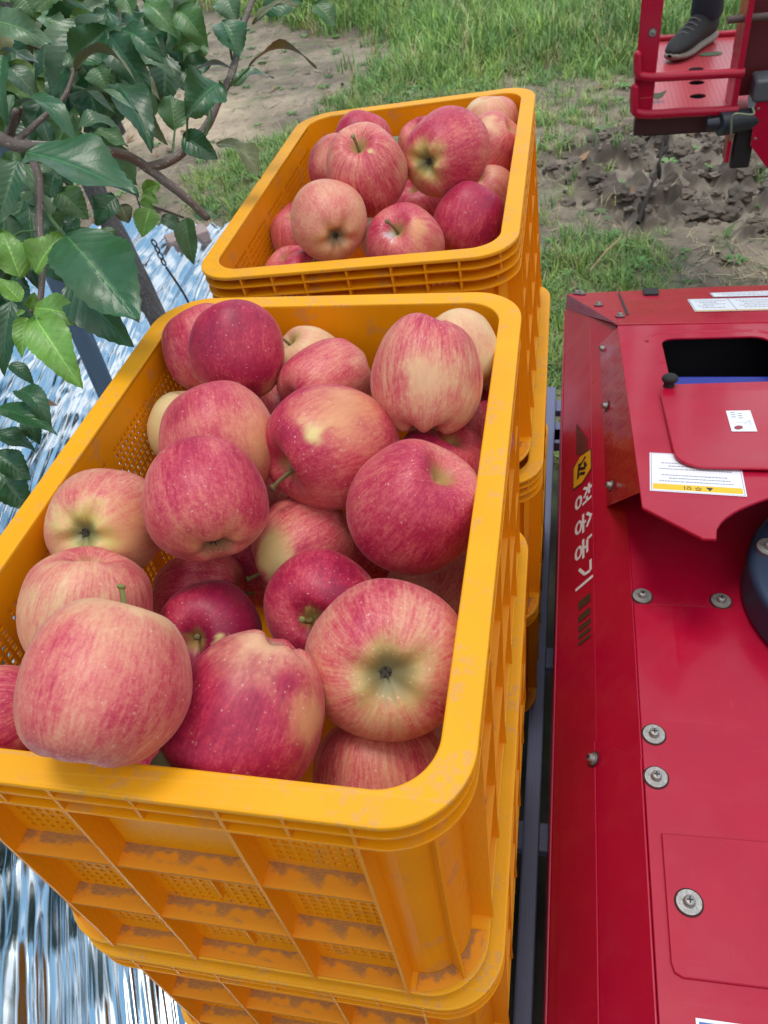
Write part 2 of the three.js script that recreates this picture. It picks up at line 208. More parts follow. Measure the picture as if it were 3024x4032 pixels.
// ---------------------------------------------------------------- yellow crates
const CW = 0.185, CL = 0.267, CH = 0.31, WI = 0.0205;              // half width, half length, height, rim width
const plasticMap = tex(512, 512, (i, j, o) => { const a = f2(i / 34, j / 34, 4), b = f2(i / 9 + 60, j / 9, 3), s = smoothstep(a, 0.48, 0.72) * smoothstep(b, 0.40, 0.62) * (0.35 + 0.65 * n2(i / 2.5, j / 1.6)) * 0.5, sc = n2(i / 1.7 + 300, j / 14) > 0.93 ? 0.16 : 0; const k = 0.94 + 0.1 * f2(i / 70 + 9, j / 70, 2), q = Math.min(1, s * 0.95 + sc * 0.8); o[0] = lerp(0.84 * k, 0.46, q); o[1] = lerp(0.365 * k, 0.28, q); o[2] = lerp(0.008, 0.165, q); }, true, 4, 4);
const cleanMap = tex(256, 256, (i, j, o) => { const k = 0.93 + 0.12 * f2(i / 40, j / 40, 3), s = smoothstep(f2(i / 14 + 50, j / 14, 4), 0.62, 0.8) * 0.3; o[0] = lerp(0.87 * k, 0.38, s); o[1] = lerp(0.325 * k, 0.23, s); o[2] = lerp(0.003, 0.14, s); }, true, 3, 3);
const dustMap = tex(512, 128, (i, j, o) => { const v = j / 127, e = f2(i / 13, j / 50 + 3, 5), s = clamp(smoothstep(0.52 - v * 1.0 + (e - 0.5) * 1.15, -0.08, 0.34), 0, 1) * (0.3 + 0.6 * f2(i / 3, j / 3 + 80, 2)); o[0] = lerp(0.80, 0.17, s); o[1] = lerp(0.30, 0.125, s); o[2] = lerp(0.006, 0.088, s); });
const mPl = new THREE.MeshPhysicalMaterial({ map: cleanMap, roughness: 0.42, specularIntensity: 0.45 }), mRim = new THREE.MeshPhysicalMaterial({ map: plasticMap, roughness: 0.5, specularIntensity: 0.5 }), mDust = new THREE.MeshStandardMaterial({ map: dustMap, roughness: 0.75 });
// a perforated wall panel in the plane (u, y) at n = 0..t, mapped by place(u, y, n)
function lattice(u0, u1, v0, v1, isHole, skip, place, t = 0.0026, pu = 0.0073, pv = 0.0079) {
  const nu = Math.round((u1 - u0) / pu), nv = Math.round((v1 - v0) / pv), du = (u1 - u0) / nu, dv = (v1 - v0) / nv, q = [], uvs = [];
  const P = (u, v, n) => place(u, v, n), add = (a, b, c, d) => { q.push([a, b, c, d].map((w) => P(...w))); uvs.push([a, b, c, d].map((w) => [w[0] + w[2], w[1]])); };
  for (let j = 0; j < nv; j++) for (let i = 0; i < nu; i++) {
    const a = u0 + i * du, b = a + du, c = v0 + j * dv, d = c + dv, cu = (a + b) / 2, cv = (c + d) / 2; if (skip?.(cu, cv)) continue;
    if (isHole(cu, cv)) { const hu = du * 0.29, hv = dv * 0.33, l = cu - hu, r = cu + hu, m = cv - hv, h = cv + hv;
      for (const n of [0, t]) { add([a, c, n], [b, c, n], [r, m, n], [l, m, n]); add([b, c, n], [b, d, n], [r, h, n], [r, m, n]); add([b, d, n], [a, d, n], [l, h, n], [r, h, n]); add([a, d, n], [a, c, n], [l, m, n], [l, h, n]); }
      add([l, m, 0], [r, m, 0], [r, m, t], [l, m, t]); add([r, m, 0], [r, h, 0], [r, h, t], [r, m, t]); add([r, h, 0], [l, h, 0], [l, h, t], [r, h, t]); add([l, h, 0], [l, m, 0], [l, m, t], [l, h, t]);
    } else for (const n of [0, t]) add([a, c, n], [b, c, n], [b, d, n], [a, d, n]);
  }
  return quads(q, uvs);
}
function makeCrate(open, label) {
  const root = thing('fruit_crate'); tag(root, label, 'crate', null);
  const IR = 0.034, xi = CW - WI, zi = CL - WI, ux = xi - IR, uz = zi - IR, rows = [CH - 0.111, CH - 0.202], rimY = CH;
  // rim: top flange with two thin ledges under it, joined by short ribs
  const rim = part('rim', [ring(CW, CL, 0.05, xi, zi, IR, rimY, 0.0048, 0.0014)], mRim, root);
  const warp = rim.geometry.attributes.position; for (let i = 0; i < warp.count; i++) { const x = warp.getX(i), z = warp.getZ(i); warp.setY(i, warp.getY(i) + (n2(x * 24 + 4, z * 24) - 0.5) * 0.0022); } rim.geometry.computeVertexNormals();
  for (const y of open ? [rimY - 0.0135, rimY - 0.026, rimY - 0.0385] : [rimY - 0.0145, rimY - 0.029]) part('ledge', ring(CW - 0.0008, CL - 0.0008, 0.0492, xi + 0.0006, zi + 0.0006, IR, y, 0.0022, 0.0005), mPl, root);
  const bottom = part('bottom_flange', [ring(CW - 0.003, CL - 0.003, 0.047, xi - 0.004, zi - 0.004, 0.028, 0.014, 0.004, 0.001)], mRim, root);
  part('floor', [lattice(-xi + 0.004, xi - 0.004, -zi + 0.004, zi - 0.004, () => false, null, (u, v, n) => [u, 0.004 + n, v], 0.004, 0.1, 0.1)], mPl, root);
  // dust sheet on the bottom flange: the same flange's upper face carries dust next to the wall
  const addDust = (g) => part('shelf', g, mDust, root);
  const strip = (a, b, depth, place, y, th = 0.0024) => { const qs = [], us = []; const c = (u, n, yy) => place(u, yy, n); for (const yy of [y, y - th]) { qs.push([c(a, 0.001, yy), c(b, 0.001, yy), c(b, depth, yy), c(a, depth, yy)]); us.push([[a * 3, 0], [b * 3, 0], [b * 3, 1], [a * 3, 1]]); } qs.push([c(a, depth, y), c(b, depth, y), c(b, depth, y - th), c(a, depth, y - th)]); us.push([[a * 3, 1], [b * 3, 1], [b * 3, 1], [a * 3, 1]]); for (const e of [a, b]) { qs.push([c(e, 0.001, y), c(e, depth, y), c(e, depth, y - th), c(e, 0.001, y - th)]); us.push([[0, 1], [0, 1], [0, 1], [0, 1]]); } return quads(qs, us); };
  const faces = [
    { name: 'end_wall', half: ux, base: zi, place: (s) => (u, y, n) => [u, y, s * (zi + n)], fins: [-0.124, -0.05, 0.05, 0.124], end: true },
    { name: 'side_wall', half: uz, base: xi, place: (s) => (u, y, n) => [s * (xi + n), y, u], fins: [-0.2, -0.135, -0.045, 0.045, 0.135, 0.2], end: false },
  ];
  for (const f of faces) for (const s of [1, -1]) {
    const place = f.place(s), near = (y) => rows.some((r) => Math.abs(y - r) < 0.005), finNear = (u) => f.fins.some((q) => Math.abs(u - q) < 0.0055);
    const isHole = (u, y) => Math.abs(u) < f.half - 0.004 && y > 0.028 && !near(y) && !finNear(u) && (f.end ? y < CH - 0.036 && !(Math.abs(u) < 0.05 && y > rows[0]) : y < CH - 0.030);
    const slot = f.end && open ? (u, y) => Math.abs(u) < 0.052 && y > CH - 0.080 && y < CH - 0.042 : null;
    part(f.name, lattice(-f.half, f.half, 0.008, CH - 0.003, isHole, slot, place), mPl, root);
    const last = f.fins.length - 1, D = WI - 0.0012;
    f.fins.forEach((u, k) => { const y0 = 0.013, y1 = CH - 0.0045, g = [], w = 0.0012, P = (uu, y, n) => place(uu, y, n);
      const pr = [[0.002, y0], [D, y0], [D - 0.001, y0 + 0.04], [D, y1 - 0.03], [D, y1], [0.002, y1]]; const qs = []; for (const e of [-w, w]) { qs.push([P(u + e, pr[0][1], pr[0][0]), P(u + e, pr[1][1], pr[1][0]), P(u + e, pr[2][1], pr[2][0]), P(u + e, pr[2][1], 0.002)], [P(u + e, pr[2][1], 0.002), P(u + e, pr[2][1], pr[2][0]), P(u + e, pr[3][1], pr[3][0]), P(u + e, pr[3][1], 0.002)], [P(u + e, pr[3][1], 0.002), P(u + e, pr[3][1], pr[3][0]), P(u + e, pr[4][1], pr[4][0]), P(u + e, pr[4][1], 0.002)]); }
      for (let i = 1; i < 4; i++) qs.push([P(u - w, pr[i][1], pr[i][0]), P(u + w, pr[i][1], pr[i][0]), P(u + w, pr[i + 1][1], pr[i + 1][0]), P(u - w, pr[i + 1][1], pr[i + 1][0])]);
      g.push(quads(qs)); part('rib', g, mPl, root); });
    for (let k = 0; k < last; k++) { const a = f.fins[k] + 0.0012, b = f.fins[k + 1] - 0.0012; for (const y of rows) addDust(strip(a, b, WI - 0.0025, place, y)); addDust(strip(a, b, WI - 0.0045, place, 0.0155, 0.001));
      const mid = (a + b) / 2; part('short_rib', strip2(mid, place, open ? CH - 0.04 : CH - 0.0305, CH - 0.0045, WI - 0.0014), mPl, root); if (k % 2 === 1 || !f.end) { part('short_rib', strip2(mid, place, rows[1] + 0.02, rows[0] - 0.026, 0.006), mPl, root); part('short_rib', strip2(mid, place, 0.03, rows[1] - 0.03, 0.006), mPl, root); } }
    if (f.end && !open) part('name_panel', rbox(0.088, 0.062, 0.004, ...place(0, CH - 0.068, 0.0035), 0.0015), mPl, root);
  }
  // rounded corner posts with a radial rib, dusty foot
  for (const sx of [1, -1]) for (const sz of [1, -1]) {
    const cx = sx * ux, cz = sz * uz, qs = [], us = []; const N = 9, Rr = [IR, IR + 0.0028];
    for (let i = 0; i < N; i++) for (const R of Rr) { const a = (i / N) * Math.PI / 2, b = ((i + 1) / N) * Math.PI / 2, p = (t, y) => [cx + sx * Math.cos(t) * R, y, cz + sz * Math.sin(t) * R]; qs.push([p(a, 0.008), p(b, 0.008), p(b, CH - 0.003), p(a, CH - 0.003)]); us.push([[a * R, 0], [b * R, 0], [b * R, CH], [a * R, CH]]); }
    part('corner_post', mergeVertices(quads(qs, us)), mPl, root);
    const c45 = Math.SQRT1_2, n0 = IR + 0.002, n1 = IR + 0.0165, w = 0.0012, P = (n, y, e) => [cx + sx * (c45 * n + c45 * e), y, cz + sz * (c45 * n - c45 * e)]; const q2 = []; for (const e of [-w, w]) q2.push([P(n0, 0.013, e), P(n1, 0.013, e), P(n1 - 0.007, 0.10, e), P(n0, 0.10, e)], [P(n0, 0.10, e), P(n1 - 0.007, 0.10, e), P(n1 - 0.007, CH - 0.03, e), P(n0, CH - 0.03, e)], [P(n0, CH - 0.03, e), P(n1, CH - 0.03, e), P(n1, CH - 0.004, e), P(n0, CH - 0.004, e)]);
    q2.push([P(n1, 0.013, -w), P(n1, 0.013, w), P(n1 - 0.007, 0.1, w), P(n1 - 0.007, 0.1, -w)], [P(n1 - 0.007, 0.1, -w), P(n1 - 0.007, 0.1, w), P(n1 - 0.007, CH - 0.03, w), P(n1 - 0.007, CH - 0.03, -w)], [P(n1, CH - 0.03, -w), P(n1, CH - 0.03, w), P(n1, CH - 0.004, w), P(n1, CH - 0.004, -w)]); part('rib', quads(q2), mPl, root);
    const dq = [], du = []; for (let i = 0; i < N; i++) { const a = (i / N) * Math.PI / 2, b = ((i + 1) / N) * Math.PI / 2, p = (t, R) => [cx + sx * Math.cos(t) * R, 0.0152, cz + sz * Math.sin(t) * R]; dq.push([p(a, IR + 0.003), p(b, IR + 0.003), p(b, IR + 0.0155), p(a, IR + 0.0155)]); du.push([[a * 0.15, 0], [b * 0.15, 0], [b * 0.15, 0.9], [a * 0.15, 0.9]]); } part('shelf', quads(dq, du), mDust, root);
  }
  return root;
}
function strip2(u, place, y0, y1, depth) { const w = 0.0011, P = (e, y, n) => place(u + e, y, n); return quads([[P(-w, y0, 0.001), P(-w, y0, depth), P(-w, y1, depth), P(-w, y1, 0.001)], [P(w, y0, 0.001), P(w, y0, depth), P(w, y1, depth), P(w, y1, 0.001)], [P(-w, y0, depth), P(w, y0, depth), P(w, y1, depth), P(-w, y1, depth)], [P(-w, y0, 0.001), P(w, y0, 0.001), P(w, y0, depth), P(-w, y0, depth)]]); }
const crateA = makeCrate(false, 'yellow plastic crate heaped with apples, nearest and topmost in the front stack');
crateA.position.set(0, 0.94, -CL);
const crateB = makeCrate(true, 'tilted yellow plastic crate of apples topmost in the back stack');
crateB.position.set(-0.0111 + Math.sin(0.0526) * CH, 1.2446 - CH * Math.cos(0.0526), -0.8755); crateB.rotation.set(0.0068, 0.0022, 0.0526);
function copyCrate(src, x, y, z, ry, label) { const c = src.clone(); c.name = numbered('fruit_crate'); c.position.set(x, y, z); c.rotation.set(0, ry, 0); c.userData = { label, category: 'crate' }; scene.add(c); }
copyCrate(crateA, 0.008, 0.629, -CL + 0.002, 0.004, 'yellow plastic crate directly under the heaped front crate');
copyCrate(crateA, -0.002, 0.318, -CL - 0.004, -0.006, 'lowest yellow crate of the front stack, standing on the dark rails');
copyCrate(crateB, 0.018, 0.622, -0.874, 0.006, 'yellow plastic crate under the tilted back crate, rim sticking out to the right');
copyCrate(crateB, 0.018, 0.312, -0.90, -0.004, 'lowest yellow crate of the back stack, standing on the dark rails');

// ---------------------------------------------------------------- apples
const PROF = [[0, 0, 0.60], [0.03, 0.05, 0.63], [0.07, 0.14, 0.73], [0.12, 0.28, 0.84], [0.18, 0.45, 0.88], [0.26, 0.66, 0.80], [0.36, 0.87, 0.57], [0.47, 0.985, 0.2], [0.56, 1.0, -0.1], [0.66, 0.93, -0.43], [0.76, 0.76, -0.70], [0.84, 0.55, -0.84], [0.90, 0.37, -0.875], [0.94, 0.25, -0.835], [0.97, 0.14, -0.75], [1, 0, -0.69]];
function profile(v) { let k = 0; while (k < PROF.length - 2 && PROF[k + 1][0] < v) k++; const g = (i) => PROF[clamp(i, 0, PROF.length - 1)], [a, b, c, d] = [g(k - 1), g(k), g(k + 1), g(k + 2)], t = (v - b[0]) / (c[0] - b[0]);
  const h = (i) => { const m0 = (c[i] - a[i]) / Math.max(1e-6, c[0] - a[0]) * (c[0] - b[0]), m1 = (d[i] - b[i]) / Math.max(1e-6, d[0] - b[0]) * (c[0] - b[0]), t2 = t * t, t3 = t2 * t; return (2 * t3 - 3 * t2 + 1) * b[i] + (t3 - 2 * t2 + t) * m0 + (-2 * t3 + 3 * t2) * c[i] + (t3 - t2) * m1; }; return [Math.max(0, h(1)), h(2)]; }
const stemMat = std(0.16, 0.12, 0.045, 0.8), stemGreen = std(0.2, 0.2, 0.06, 0.7), calyxMat = std(0.05, 0.042, 0.03, 0.95);
const KIND = { yellow: [0.74, 0.60, 0.24], cream: [0.76, 0.50, 0.26], green: [0.46, 0.37, 0.11], lime: [0.56, 0.52, 0.13], white: [0.72, 0.70, 0.70], orange: [0.72, 0.37, 0.16] };
const RAMP = [[0, 0.70, 0.53, 0.24], [0.25, 0.70, 0.43, 0.23], [0.50, 0.68, 0.29, 0.185], [0.72, 0.62, 0.155, 0.132], [0.88, 0.54, 0.070, 0.095], [1.04, 0.43, 0.020, 0.062], [1.25, 0.27, 0.008, 0.045]];
function ramp(t, o) { let k = 0; while (k < RAMP.length - 2 && RAMP[k + 1][0] < t) k++; const a = RAMP[k], b = RAMP[k + 1], f = clamp((t - a[0]) / (b[0] - a[0]), 0, 1); for (let c = 0; c < 3; c++) o[c] = lerp(a[c + 1], b[c + 1], f); }
let appleNo = 0;
function apple(pos, R, axis, o, label) {
  const id = ++appleNo, q = new THREE.Quaternion().setFromUnitVectors(V(0, 1, 0), V(...axis).normalize()), inv = q.clone().invert();
  const patches = (o.patches ?? []).map(([d, s, k]) => ({ d: V(...d).applyQuaternion(inv).normalize(), s, k: KIND[k], kn: k })), bl = o.blush ? V(...o.blush).applyQuaternion(inv).normalize() : V(Math.cos(id), 0.3, Math.sin(id)).normalize();
  const big = o.where === 'front', NU = big ? 72 : 56, NV = big ? 54 : 42, pos3 = [], uv = [], idx = [], lob = o.lobes ?? 0.022 + 0.02 * n2(id * 3.3, 7);
  const sk = (n2(id * 1.7, 2) - 0.5) * 0.22, sk2 = (n2(id * 2.9, 5) - 0.5) * 0.22, ph = id * 2.1, con = (n2(id * 5.1, 9) - 0.4) * 0.16 + (o.cone ?? 0);
  for (let j = 0; j <= NV; j++) for (let i = 0; i <= NU; i++) {
    const v = j / NV, a = (i / NU) * Math.PI * 2; let [r, y] = profile(v);
    const low = smoothstep(v, 0.6, 0.9), up = 1 - smoothstep(v, 0.1, 0.45), c = Math.cos(a), s = Math.sin(a);
    r *= 1 + Math.cos(5 * a + ph) * (lob * 0.9 * low + 0.01) + Math.cos(3 * a + ph * 1.7) * lob * 0.8 * up + (n3(c * 1.1 + id * 9, y * 1.1 + 3, s * 1.1 + 4) - 0.5) * 0.13;
    y += Math.cos(5 * a + ph) * lob * 1.2 * low * smoothstep(r, 0.1, 0.4) + Math.cos(2 * a + ph) * lob * 1.6 * up * smoothstep(r, 0.1, 0.4); r *= 1 + con * y;
    pos3.push((r * c + sk * y * y * 0.5) * R, y * R * 1.04 * o.tall, (r * s + sk2 * y) * R); uv.push(i / NU, v);
  }
  for (let j = 0; j < NV; j++) for (let i = 0; i < NU; i++) { const a = j * (NU + 1) + i, b = a + NU + 1; idx.push(a, a + 1, b, b, a + 1, b + 1); }
  const g = new THREE.BufferGeometry(); g.setAttribute('position', new THREE.Float32BufferAttribute(pos3, 3)); g.setAttribute('uv', new THREE.Float32BufferAttribute(uv, 2)); g.setIndex(idx); g.computeVertexNormals();
  const nn = g.attributes.normal; for (let j = 0; j <= NV; j++) { const a = j * (NU + 1), b = a + NU, n = V().fromBufferAttribute(nn, a).add(V().fromBufferAttribute(nn, b)).normalize(); nn.setXYZ(a, n.x, n.y, n.z); nn.setXYZ(b, n.x, n.y, n.z); }
  const W = big ? 640 : 384, H = big ? 400 : 240, d = V(), col = [0, 0, 0], so = id * 13.7, buf = new Float32Array(W * H * 3);
  for (let j = 0; j < H; j++) { const v = (j + 0.5) / H, p = v * Math.PI, sp = Math.sin(p), cp = Math.cos(p);
    for (let i = 0; i < W; i++) { const th = (i + 0.5) / W * Math.PI * 2; d.set(sp * Math.cos(th), cp, sp * Math.sin(th));
      const cy = Math.cos(th) * 1.0, sy = Math.sin(th);
      const broad = n3(d.x * 1.6 + so, d.y * 1.6 + 7, d.z * 1.6 + 3), mid = n3(d.x * 4 + so, d.y * 4 + 7, d.z * 4 + 3), mot = n3(d.x * 26 + so, d.y * 15 + 3, d.z * 26 + 9), fine = n3(d.x * 60 + so, d.y * 60, d.z * 60 + 9);
      const st1 = n3(cy * 9 + so, p * 1.6 + 2, sy * 9 + 5), st2 = n3(cy * 24 + so, p * 3.4 + 2, sy * 24 + 5), st = (st1 * 0.55 + st2 * 0.6 - 0.55), st3 = n3(cy * 52 + so, p * 7 + 2, sy * 52 + 5) - 0.5;
      let t = o.red + (broad - 0.5) * 0.32 + (mid - 0.5) * 0.19 + d.dot(bl) * 0.14 + st * o.stripe * 0.5 + st3 * (0.07 + o.stripe * 0.30) + (mot - 0.5) * 0.17 + (fine - 0.5) * 0.2 + (o.deep - 0.3) * 0.30; t += 0.055;
      ramp(t, col);
      for (const P of patches) { const ang = Math.acos(clamp(d.dot(P.d), -1, 1)) + (mid - 0.5) * 0.35 + (st1 - 0.5) * 0.12, f = 1 - smoothstep(ang, P.kn === 'yellow' ? P.s * 0.4 : 0, P.s * (P.kn === 'yellow' ? 1.45 : 1.8)), k = clamp(f * (1.0 + (st2 - 0.5) * 0.9 * (1 - f)) - (mot - 0.5) * 0.25 * f * (1 - f) * 4, 0, 1) * (P.kn === 'orange' || P.kn === 'cream' ? 0.7 : P.kn === 'green' ? 0.8 : 0.92); for (let c = 0; c < 3; c++) col[c] = lerp(col[c], P.k[c], k); }
      const hol = 1 - smoothstep(v, 0.05, 0.125 + (st1 - 0.5) * 0.06), eye = smoothstep(v, 0.90 + (st1 - 0.5) * 0.05, 0.985);
      col[0] = lerp(col[0], 0.36, hol * 0.75); col[1] = lerp(col[1], 0.27, hol * 0.75); col[2] = lerp(col[2], 0.07, hol * 0.75);
      col[0] = lerp(col[0], 0.13, eye * 0.85); col[1] = lerp(col[1], 0.125, eye * 0.85); col[2] = lerp(col[2], 0.06, eye * 0.85);
      const k = (j * W + i) * 3; buf[k] = col[0]; buf[k + 1] = col[1]; buf[k + 2] = col[2];
    } }
  const dots = big ? 400 : 200;                                   // lenticels, closer together towards the eye
  for (let n = 0; n < dots; n++) { const v = 0.12 + 0.83 * Math.pow(rnd(), 0.75), u = rnd(), rs = (0.5 + rnd() * rnd() * 1.5) * W / 640 * (1.35 - v * 0.5), sp = Math.max(0.2, Math.sin(v * Math.PI)), al = rr(0.18, 0.65), ci = u * W, cj = v * H, ra = rs / sp;
    for (let j = Math.floor(cj - rs - 1); j <= cj + rs + 1; j++) for (let i = Math.floor(ci - ra - 1); i <= ci + ra + 1; i++) { if (j < 0 || j >= H) continue; const e = Math.hypot((i + 0.5 - ci) * sp, j + 0.5 - cj), w = al * (1 - smoothstep(e, rs * 0.5, rs + 0.7)); if (w <= 0) continue; const k = (j * W + ((i % W) + W) % W) * 3; buf[k] = lerp(buf[k], 0.74, w); buf[k + 1] = lerp(buf[k + 1], 0.50, w); buf[k + 2] = lerp(buf[k + 2], 0.36, w); } }
  let q0 = 0; const map = tex(W, H, (i, j, out) => { q0 = (j * W + i) * 3; out[0] = buf[q0]; out[1] = buf[q0 + 1]; out[2] = buf[q0 + 2]; }); map.wrapT = THREE.ClampToEdgeWrapping;
  const m = new THREE.MeshPhysicalMaterial({ map, roughness: 0.46, specularIntensity: 0.75, sheen: 0.25, sheenRoughness: 0.6, sheenColor: new THREE.Color(0.9, 0.8, 0.85) });
  const a = part('apple', g, m); a.position.set(...pos); a.quaternion.copy(q); tag(a, label, 'apple', o.where === 'front' ? 'apples in the front crate' : 'apples in the back crate');
  if (o.stem) { const b = rr(-0.1, 0.1), c = rr(-0.1, 0.1); part('stem', [taper([[0, 0.6 * R, 0], [b * 0.3 * R, 0.82 * R, c * 0.3 * R], [b * R, 0.98 * R, c * R], [b * 2.2 * R, 1.10 * R, c * 2 * R]].map((p) => [p[0], p[1] * o.tall * 1.04, p[2]]), 0.042 * R, 0.036 * R, 10, 7), new THREE.SphereGeometry(0.062 * R, 8, 6).scale(1, 0.6, 1).translate(b * 2.2 * R, 1.10 * R * o.tall * 1.04, c * 2 * R)], id % 2 ? stemGreen : stemMat, a); }
  if (o.calyx) { const l = [new THREE.SphereGeometry(0.085 * R, 10, 6).scale(1, 0.5, 1).translate(0, -0.69 * R * o.tall * 1.06, 0)]; for (let k = 0; k < 5; k++) { const an = k * 1.2566 + id; l.push(new THREE.ConeGeometry(0.042 * R, 0.13 * R, 5).scale(0.8, 1, 0.4).rotateX(Math.PI * 0.80).rotateY(an).translate(Math.sin(an) * 0.055 * R, -0.755 * R * o.tall * 1.04, Math.cos(an) * 0.055 * R)); } part('calyx', l, calyxMat, a); }
}
apple([-0.0171,1.287,-0.0458],0.0449,[0.057,0.427,-0.902],{red:0.64,deep:0.25,stripe:0.35,tall:1.03,blush:[0.734,0.058,0.677],patches:[[[0.192,0.779,-0.596],0.5,'cream'],[[0.721,0.351,-0.597],0.4,'cream'],[[0.111,0.698,-0.707],0.22,'yellow']],stem:1,lobes:.008,where:'front'},'largest apple, pale topped with upright stem, resting on the front rim');
apple([0.0412,1.2244,-0.0732],0.0464,[-0.339,-0.546,0.766],{red:0.84,deep:0.5,stripe:0.2,tall:1.07,blush:[0.148,0.613,0.776],patches:[[[0.229,0.821,-0.523],0.5,'cream'],[[0.962,0.231,0.145],0.3,'orange']],calyx:1,cone:.14,where:'front'},'crimson speckled apple with a narrow pale top, middle of the front edge');
apple([0.1144,1.2074,-0.1332],0.0515,[-0.211,-0.624,-0.752],{red:0.6,deep:0.2,stripe:0.6,tall:1.0,blush:[0.157,0.882,-0.444],patches:[[[0.211,0.633,0.744],0.35,'green']],calyx:1,where:'front'},'striped apple showing its open green grey eye, near the front right corner');
apple([0.11,1.1307,-0.0823],0.0458,[-0.138,0.719,-0.681],{red:0.72,deep:0.2,stripe:0.7,tall:1.0,where:'front'},'pink striped apple below the green eyed one, in the front right corner');
apple([-0.0962,1.2289,-0.1345],0.0450,[0.154,0.799,-0.582],{red:0.62,deep:0.15,stripe:0.6,tall:1.0,patches:[[[0.135,0.783,-0.607],0.2,'orange']],where:'front'},'striped pink apple with a rough russet top, left behind the largest apple');
apple([-0.0327,1.1718,-0.1663],0.0390,[0.122,0.713,0.69],{red:0.93,deep:0.9,stripe:0.25,tall:0.95,patches:[[[0.67,0.486,0.56],0.17,'yellow']],stem:1,where:'front'},'small dark crimson apple with a short yellow streak beside its stem hollow');
apple([0.0514,1.182,-0.1901],0.0421,[0.09,0.532,0.842],{red:0.85,deep:0.45,stripe:0.2,tall:1.0,blush:[-0.251,0.947,0.201],patches:[[[0.042,0.635,0.772],0.14,'yellow']],stem:1,where:'front'},'bright deep pink apple lying on its side, between crimson and green eyed apples');
apple([-0.07,1.1422,-0.2232],0.0392,[0.97,-0.028,-0.243],{red:0.78,deep:0.3,stripe:0.4,tall:1.0,stem:1,where:'front'},'shaded red apple with stem pointing right, behind the dark crimson apple');
apple([0.0157,1.1635,-0.2621],0.0443,[-0.761,-0.037,0.648],{red:0.78,deep:0.4,stripe:0.35,tall:1.0,patches:[[[-0.161,0.75,0.642],0.42,'yellow']],stem:1,where:'front'},'apple with a large pale yellow patch on its left side, in the middle');
apple([-0.1177,1.2343,-0.2157],0.0438,[-0.113,-0.566,-0.817],{red:0.42,deep:0.25,stripe:0.6,tall:1.0,blush:[0.245,0.832,-0.498],patches:[[[0.697,0.447,0.561],0.45,'orange'],[[0.117,0.583,0.804],0.42,'lime']],calyx:1,where:'front'},'pale striped apple with a yellow green eye, by the left wall of the crate');
apple([-0.0309,1.258,-0.2222],0.0438,[-0.401,0.399,-0.825],{red:0.72,deep:0.25,stripe:0.3,tall:1.0,blush:[0.328,0.936,0.13],patches:[[[0.38,-0.201,0.903],0.32,'orange']],stem:1,calyx:1,where:'front'},'rosy apple with its pale eye at the bottom, right of the green eyed pale one');
apple([-0.0519,1.2429,-0.3058],0.0484,[-0.337,0.549,-0.765],{red:0.72,deep:0.3,stripe:0.25,tall:1.0,blush:[-0.694,0.607,0.386],patches:[[[0.899,0.192,0.392],0.5,'orange']],where:'front'},'apple red on the left and peach on the right, behind the rosy one');
apple([-0.1221,1.1949,-0.3816],0.0389,[0.232,0.884,-0.406],{red:0.08,deep:0,stripe:0.2,tall:1.0,where:'front'},'greenish yellow apple half hidden by the left wall');
apple([-0.0642,1.2637,-0.4083],0.0416,[-0.012,0.593,-0.805],{red:0.88,deep:0.45,stripe:0.2,tall:1.0,blush:[-0.116,0.869,0.482],patches:[[[0.686,-0.5,0.529],0.25,'orange']],where:'front'},'purplish red apple on top at the back left of the front crate');
apple([-0.1192,1.2355,-0.4583],0.0422,[-0.436,0.645,-0.627],{red:0.7,deep:0.25,stripe:0.35,tall:1.0,patches:[[[0.399,-0.469,0.788],0.35,'cream']],calyx:1,where:'front'},'rosy apple behind the purplish red one, in the back left corner');
apple([-0.0221,1.209,-0.4688],0.0372,[-0.48,0.875,0.064],{red:0.3,deep:0.1,stripe:0.4,tall:1.0,patches:[[[-0.232,0.967,0.108],0.3,'green']],stem:1,where:'front'},'yellowish apple with a green stem hollow, mostly hidden at the back wall');
apple([0.0132,1.2303,-0.4099],0.0384,[-0.633,-0.023,0.774],{red:0.72,deep:0.2,stripe:0.45,tall:1.1,where:'front'},'long pink apple lying on its side in front of the yellowish one');
apple([0.0413,1.2319,-0.3167],0.0511,[-0.581,0.108,0.807],{red:0.75,deep:0.35,stripe:0.25,tall:1.05,blush:[-0.452,0.809,0.376],patches:[[[0.148,0.774,0.615],0.2,'yellow'],[[0.444,0.892,0.083],0.5,'orange']],stem:1,where:'front'},'red apple with a long yellow scar and a green stem, in the middle');
apple([0.1141,1.2633,-0.3718],0.0457,[0.031,0.757,-0.652],{red:0.55,deep:0.3,stripe:0.7,tall:1.05,blush:[-0.192,0.968,-0.16],patches:[[[0.16,0.473,0.866],0.3,'cream']],lobes:.06,where:'front'},'blotchy pink apple with lobed shoulders, near the back right corner');
apple([0.1305,1.2363,-0.4453],0.0386,[-0.333,0.687,-0.645],{red:0.14,deep:0.05,stripe:0.3,tall:1.0,patches:[[[0.402,0.911,-0.092],0.5,'cream']],where:'front'},'pale cream apple in the back right corner');
apple([0.1175,1.2213,-0.259],0.0502,[0.562,0.826,-0.034],{red:0.82,deep:0.3,stripe:0.25,tall:1.03,blush:[-0.249,0.306,0.919],patches:[[[0.562,0.826,-0.034],0.1,'green']],where:'front'},'large deep pink apple with a side hollow, against the right wall');
apple([0.1237,1.1891,-0.3367],0.0397,[0.32,0.933,-0.166],{red:0.85,deep:0.3,stripe:0.3,tall:1.0,patches:[[[-0.396,0.877,-0.272],0.25,'orange']],where:'front'},'red apple wedged behind the large deep pink one');
apple([0.142,1.1768,-0.4062],0.0392,[0.141,0.966,-0.219],{red:0.9,deep:0.5,stripe:0.3,tall:1.0,where:'front'},'dark shaded apple below the blotchy one at the right wall');
